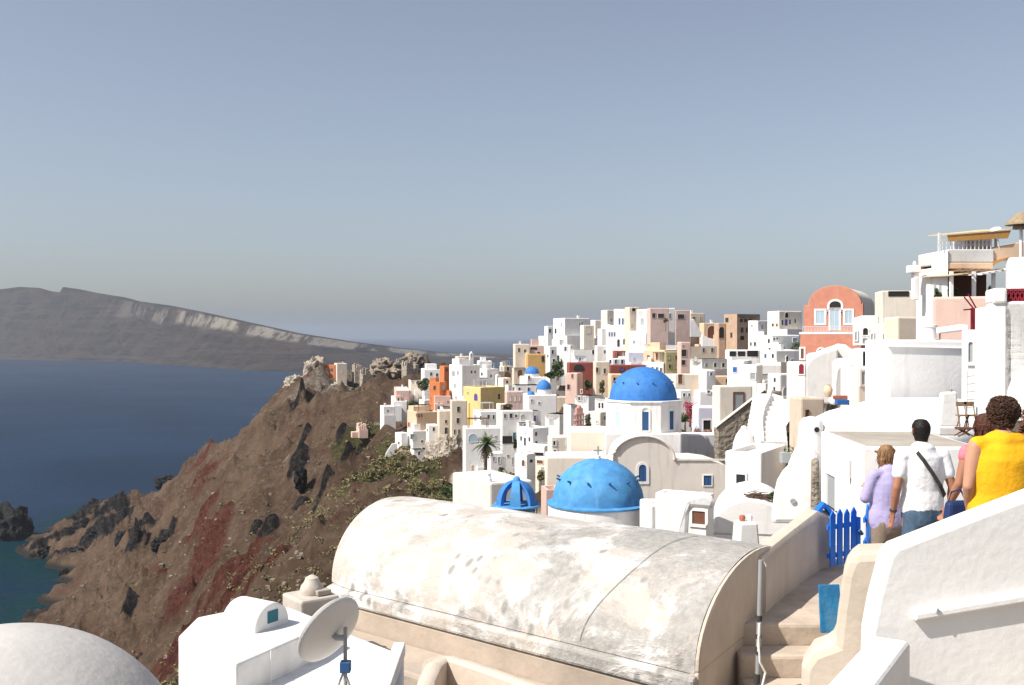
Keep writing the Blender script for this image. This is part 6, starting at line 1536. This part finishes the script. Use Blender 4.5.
# ---- palm
dp = 118.0; pb = P(485.5, 497, dp); k = dp / F
pm = thing('palm_tree', 'single tall palm tree with a hanging skirt of dead fronds', 'palm tree', pb)
MB().tube([(0, 0, -2), (-.02, 0, 20 * k), (.05, 0, 38 * k), (.12, 0, 52 * k)], [.30, .22, .20, .24], 10).build('trunk', 'bark', pm, smooth=True)
def frond(mb, a, el, L, droop, w):
    d = Vector((math.cos(a) * math.cos(el), math.sin(a) * math.cos(el), math.sin(el))); p = Vector((.12, 0, 53 * k)); sd = Vector((-math.sin(a), math.cos(a), 0)); prev = p; q = 9
    for i in range(1, q + 1):
        t = i / q; p2 = Vector((.12, 0, 53 * k)) + d * L * t + Vector((0, 0, -droop * t * t))
        ww = w * math.sin(math.pi * min(.95, t * .9 + .1))
        for s in (-1, 1):
            e = prev.lerp(p2, .8) + sd * s * ww + d * ww * .5 - Vector((0, 0, ww * .35))
            mb.add([prev, p2, e], [(0, 1, 2)])
        mb.add([prev + Vector((0, 0, .02)), p2 + Vector((0, 0, .02)), p2 - Vector((0, 0, .02)), prev - Vector((0, 0, .02))], [(0, 1, 2, 3)])
        prev = p2
g_ = MB(); de = MB()
for i in range(46): frond(g_, i * 2.4, random.uniform(-.1, 1.35), random.uniform(1.6, 2.2), random.uniform(.5, 1.2), .36)
for i in range(34): frond(de, i * 2.4, random.uniform(-1.2, -.3), random.uniform(1.0, 1.5), random.uniform(.6, 1.4), .22)
g_.build('crown', 'palm', pm, recalc=False); de.build('dead_fronds', 'palm_dead', pm, recalc=False)
# ---- low scrub over the open slope: uncountable
rs_ = np.random.RandomState(3)
cand = np.where((wild > .7) & (Z > SEA + 6) & (Y > 70) & (Y < 470) & (dark < .3))[0]
pr = (.25 + 1.6 * scrub[cand] + .35 * (no[cand] > .05)) * (Y[cand] / 250)
sel = rs_.choice(cand, 15000, p=pr / pr.sum(), replace=False)
sm = MB(); rnd = random.Random(5)
for i in sel:
    c = (X[i] + rnd.uniform(-1, 1), Y[i] + rnd.uniform(-1, 1), Zn[i] + .15); r = rnd.uniform(.25, .7) * (1 + .9 * scrub[i])
    leaves(sm, c, (r, r, r * .6), 13, r * .34, rnd=rnd)
so_ = sm.build('ground_scrub', 'leaf_dry', recalc=False); so_['kind'] = 'stuff'
# stones strewn on the slope
st = MB(); sel = rs_.choice(cand, 2600, p=(Y[cand] / Y[cand].sum()), replace=False)
for i in sel:
    r = rnd.uniform(.12, .5) * (1.8 if rnd.random() < .06 else 1); c = Vector((X[i], Y[i], Zn[i]))
    vs = [c + Vector((rnd.uniform(.6, 1) * a, rnd.uniform(.6, 1) * b, rnd.uniform(.3, .8) * q)) * r for a in (-1, 1) for b in (-1, 1) for q in (-1, 1)]
    st.add(vs, [(0, 1, 3, 2), (4, 6, 7, 5), (0, 4, 5, 1), (2, 3, 7, 6), (0, 2, 6, 4), (1, 5, 7, 3)])
so_ = st.build('loose_stones', 'rock', recalc=False); so_['kind'] = 'stuff'

# ================================================================== sea
N_ = 260
Us = np.linspace(-.95, .95, N_); Ds = np.exp(np.linspace(math.log(120), math.log(30000), 240))
gx, gy = np.meshgrid(Us, Ds); sx_ = (gx * gy).ravel(); sy_ = gy.ravel()
hb = np.where(sy_ < 680, height(sx_, np.minimum(sy_, 680)), -200)
depth = np.clip((SEA - hb), 0, 400)
# distance to the surveyed shore line tints the shallows
shp = np.array([shore(*q)[:2] for q in SH] + [shore(200, 480)[:2]])
ds = np.min(np.hypot(sx_[:, None] - shp[None, :, 0], sy_[:, None] - shp[None, :, 1]), 1)
shal = np.exp(-(ds / 34.0) ** 1.5)
me = bpy.data.meshes.new('sea'); v3 = np.stack([sx_, sy_, np.full_like(sx_, SEA)], -1)
idx = np.arange(len(sx_)).reshape(240, N_); qd = np.stack([idx[:-1, :-1], idx[:-1, 1:], idx[1:, 1:], idx[1:, :-1]], -1).reshape(-1, 4)
me.from_pydata(v3.tolist(), [], qd.tolist())
at = me.attributes.new('shal', 'FLOAT', 'POINT'); at.data.foreach_set('value', shal.astype(np.float32))
wm_ = bpy.data.materials.new('sea_water'); wm_.use_nodes = True; nt = wm_.node_tree; bs = nt.nodes['Principled BSDF']
tc = nd(nt, 'ShaderNodeTexCoord')
deep = mixc(rng(nz(.004, 5, .6), .35, .65), (.006, .020, .048), (.010, .030, .066))
wc = mixc(rng(attr('shal'), .25, .95), deep, (.004, .027, .034))
nt.links.new(wc, bs.inputs['Base Color']); bs.inputs['Roughness'].default_value = .22; bs.inputs['IOR'].default_value = 1.33; bs.inputs['Specular IOR Level'].default_value = .22
w1_ = nz(.10, 6, .62, mapv((1, 2.2, 1))); w2_ = nz(.45, 4, .6, mapv((1, 1.8, 1), (5, 1, 1)))
ad = nd(nt, 'ShaderNodeMath', operation='MULTIPLY_ADD'); nt.links.new(w2_, ad.inputs[0]); ad.inputs[1].default_value = .25; nt.links.new(w1_, ad.inputs[2])
bp = nd(nt, 'ShaderNodeBump'); bp.inputs['Strength'].default_value = .6; bp.inputs['Distance'].default_value = 3.0
nt.links.new(ad.outputs[0], bp.inputs['Height']); nt.links.new(bp.outputs['Normal'], bs.inputs['Normal'])
bs.inputs['Specular IOR Level'].default_value = 0; bs.inputs['Roughness'].default_value = 1
gl_ = nd(nt, 'ShaderNodeBsdfGlossy'); gl_.inputs['Roughness'].default_value = .2; nt.links.new(bp.outputs['Normal'], gl_.inputs['Normal'])
fz = nd(nt, 'ShaderNodeFresnel'); fz.inputs['IOR'].default_value = 1.33; nt.links.new(bp.outputs['Normal'], fz.inputs['Normal'])
mxs = nd(nt, 'ShaderNodeMixShader'); nt.links.new(rng(fz.outputs['Fac'], 0, 1, .012, .29), mxs.inputs['Fac'])
nt.links.new(bs.outputs['BSDF'], mxs.inputs[1]); nt.links.new(gl_.outputs['BSDF'], mxs.inputs[2]); nt.links.new(mxs.outputs['Shader'], nt.nodes['Material Output'].inputs['Surface'])
me.materials.append(wm_)
se = bpy.data.objects.new('sea', me); COL.objects.link(se); se['kind'] = 'structure'
# ================================================================== far island across the caldera
TOP = [(-250, 300), (-120, 292), (0, 289), (20, 286.5), (40, 287.5), (52, 291), (60, 292), (63, 286.5), (80, 289), (100, 293), (125, 297), (140, 301), (170, 305), (200, 311), (250, 322), (300, 333), (350, 341), (400, 347.5), (440, 352), (480, 355), (520, 358), (580, 361)]
BOT = [(-250, 355), (-120, 357), (0, 359), (60, 360.5), (120, 361.5), (160, 364), (200, 367), (250, 370.5), (310, 372), (350, 371), (400, 369), (450, 366), (520, 363), (580, 362)]
tu = np.array([(a - CX) / F for a, _ in TOP]); tv = np.array([b for _, b in TOP], float); bu = np.array([(a - CX) / F for a, _ in BOT]); bv = np.array([b for _, b in BOT], float)
nu_, nr_ = 620, 120
us = np.linspace(tu[0], tu[-1], nu_)
d0 = -SEA * F / (np.interp(us, bu, bv) - HOR); run = np.interp(us, [-.5, -.2, .07], [520, 480, 900])
hc_ = (HOR - np.interp(us, tu, tv)) / F * (d0 + run) - SEA
hc_ = np.maximum(hc_, 1.5)
V = []; cl = []
for j in range(nr_):
    s = j / (nr_ - 1)
    if s < .7:
        t = s / .7; dd_ = d0 - 30 + (run + 30) * t; prof = np.full(nu_, t / .04 * .02 if t < .04 else .02 + .98 * (.55 * t + .45 * t ** 2.2))
    else:
        t = (s - .7) / .3; dd_ = d0 + run + 1800 * t; prof = np.full(nu_, 1 - 1.06 * t)
    for i in range(nu_):
        x = us[i] * dd_[i]; y = dd_[i]; w = math.sin(math.pi * min(1, s / .7)) if s < .7 else .12
        p_ = prof[i] if hasattr(prof, '__len__') else prof
        g1 = noise.ridged_multi_fractal(Vector((us[i] * 24, s * 2.0, 1)), .9, 2.1, 5, 1, 2) - 1.1
        g2 = noise.fractal(Vector((x * .012, y * .012, 5)), 1, 2.1, 5)
        z = SEA - 4 + hc_[i] * p_ + w * (hc_[i] * .13 * g1 + hc_[i] * .06 * g2) + 4 * p_
        V.append((x, y + w * 60 * g1, z)); cl.append(p_ if s < .7 else 1)
idx = np.arange(nu_ * nr_).reshape(nr_, nu_); qd = np.stack([idx[:-1, :-1], idx[:-1, 1:], idx[1:, 1:], idx[1:, :-1]], -1).reshape(-1, 4)
me = bpy.data.meshes.new('far_island'); me.from_pydata(V, [], qd.tolist())
at = me.attributes.new('lev', 'FLOAT', 'POINT'); at.data.foreach_set('value', np.array(cl, np.float32))
im = bpy.data.materials.new('island_rock'); im.use_nodes = True; nt = im.node_tree; bs = nt.nodes['Principled BSDF']; bs.inputs['Roughness'].default_value = .95; bs.inputs['Specular IOR Level'].default_value = .1
tc = nd(nt, 'ShaderNodeTexCoord')
ic = mixc(rng(nz(.010, 8, .65), .38, .62), (.011, .0085, .006), (.044, .030, .018))
ic = mixc(rng(nz(.035, 8, .7, mapv((1, .4, 2.2))), .5, .68, 0, .8), ic, (.05, .033, .023))
ic = mixc(rng(nz(.012, 6, .6, mapv((1, 1, .3), (400, 9, 1))), .56, .7, 0, .7), ic, (.035, .03, .028))
ic = mixc(rng(nz(.02, 8, .75, mapv((.12, .12, 3.2), (7, 3, 5))), .42, .62, 0, .75), ic, (.062, .043, .030))
ic = mixc(rng(nz(.016, 8, .75, mapv((.15, .15, 3.6), (1, 9, 2))), .54, .64, 0, .8), ic, (.012, .011, .011))
band = rng(attr('lev'), .62, .74); sepx = nd(nt, 'ShaderNodeSeparateXYZ'); nt.links.new(tc.outputs['Object'], sepx.inputs['Vector'])
topb = rng(attr('lev'), .97, .92)
xs = rng(sepx.outputs['X'], -1900, -1000)
m1 = nd(nt, 'ShaderNodeMath', operation='MULTIPLY'); nt.links.new(band, m1.inputs[0]); nt.links.new(topb, m1.inputs[1])
m2 = nd(nt, 'ShaderNodeMath', operation='MULTIPLY'); nt.links.new(m1.outputs[0], m2.inputs[0]); nt.links.new(rng(nz(.012, 7, .75, mapv((1, .2, .25))), .42, .56), m2.inputs[1])
m3 = nd(nt, 'ShaderNodeMath', operation='MULTIPLY'); nt.links.new(m2.outputs[0], m3.inputs[0]); nt.links.new(xs, m3.inputs[1])
ic = mixc(m3.outputs[0], ic, (.24, .21, .17))
nt.links.new(ic, bs.inputs['Base Color'])
bp = nd(nt, 'ShaderNodeBump'); bp.inputs['Strength'].default_value = 1; bp.inputs['Distance'].default_value = 14
nt.links.new(nz(.03, 9, .7), bp.inputs['Height']); nt.links.new(bp.outputs['Normal'], bs.inputs['Normal'])
me.materials.append(im); me.polygons.foreach_set('use_smooth', [True] * len(me.polygons))
io = bpy.data.objects.new('far_island', me); COL.objects.link(io); io['kind'] = 'structure'

# ================================================================== air, light, camera
ZT = 220
hz = MB().box(-34000, 34000, -200, 32000, SEA - 30, ZT).build('haze', None); hz['kind'] = 'stuff'
hmz = bpy.data.materials.new('haze_air'); hmz.use_nodes = True; nt = hmz.node_tree
nt.nodes.remove(nt.nodes['Principled BSDF'])
pv = nd(nt, 'ShaderNodeVolumePrincipled'); pv.inputs['Color'].default_value = (.50, .555, .64, 1); pv.inputs['Density'].default_value = .9e-4; pv.inputs['Anisotropy'].default_value = .1
nt.links.new(pv.outputs['Volume'], nt.nodes['Material Output'].inputs['Volume'])
hz.data.materials.append(hmz)
EL, AZ = math.radians(48), math.radians(25)      # the sun stands left of the view and a little behind it
sdir = Vector((-math.cos(EL) * math.cos(AZ), -math.cos(EL) * math.sin(AZ), math.sin(EL)))
su = bpy.data.lights.new('sun', 'SUN'); su.energy = 3.75; su.angle = math.radians(.53); su.color = (1, .955, .88)
so = bpy.data.objects.new('sun', su); COL.objects.link(so); so.rotation_euler = sdir.to_track_quat('Z', 'Y').to_euler()
wd = bpy.data.worlds.new('World'); bpy.context.scene.world = wd; wd.use_nodes = True; nt = wd.node_tree
sk = nd(nt, 'ShaderNodeTexSky', sky_type='NISHITA'); sk.sun_disc = False; sk.sun_elevation = EL
sk.sun_rotation = math.atan2(sdir.x, sdir.y)
sk.altitude = 100; sk.air_density = 1.0; sk.dust_density = 1.7; sk.ozone_density = 2.2
hs_ = nd(nt, 'ShaderNodeHueSaturation'); hs_.inputs['Saturation'].default_value = .68
nt.links.new(sk.outputs['Color'], hs_.inputs['Color']); tn = nd(nt, 'ShaderNodeMix', data_type='RGBA', blend_type='MULTIPLY'); tn.inputs['Factor'].default_value = 1; tn.inputs['B'].default_value = (1.01, .995, 1.0, 1)
nt.links.new(hs_.outputs['Color'], tn.inputs['A']); nt.links.new(tn.outputs['Result'], nt.nodes['Background'].inputs['Color']); nt.nodes['Background'].inputs['Strength'].default_value = .0725
cam = bpy.data.cameras.new('camera'); cam.sensor_width = 36; cam.lens = 36 * F / 1024; cam.clip_start = .1; cam.clip_end = 80000
co = bpy.data.objects.new('camera', cam); COL.objects.link(co); co.rotation_euler = (math.pi / 2 - PIT, 0, 0)
sc = bpy.context.scene; sc.camera = co
sc.view_settings.view_transform = 'Standard'; sc.view_settings.look = 'None'; sc.view_settings.exposure = .82; sc.view_settings.gamma = 1
sc.render.film_transparent = False
sc.cycles.use_denoising = True; sc.cycles.max_bounces = 8; sc.cycles.diffuse_bounces = 4; sc.cycles.volume_bounces = 1
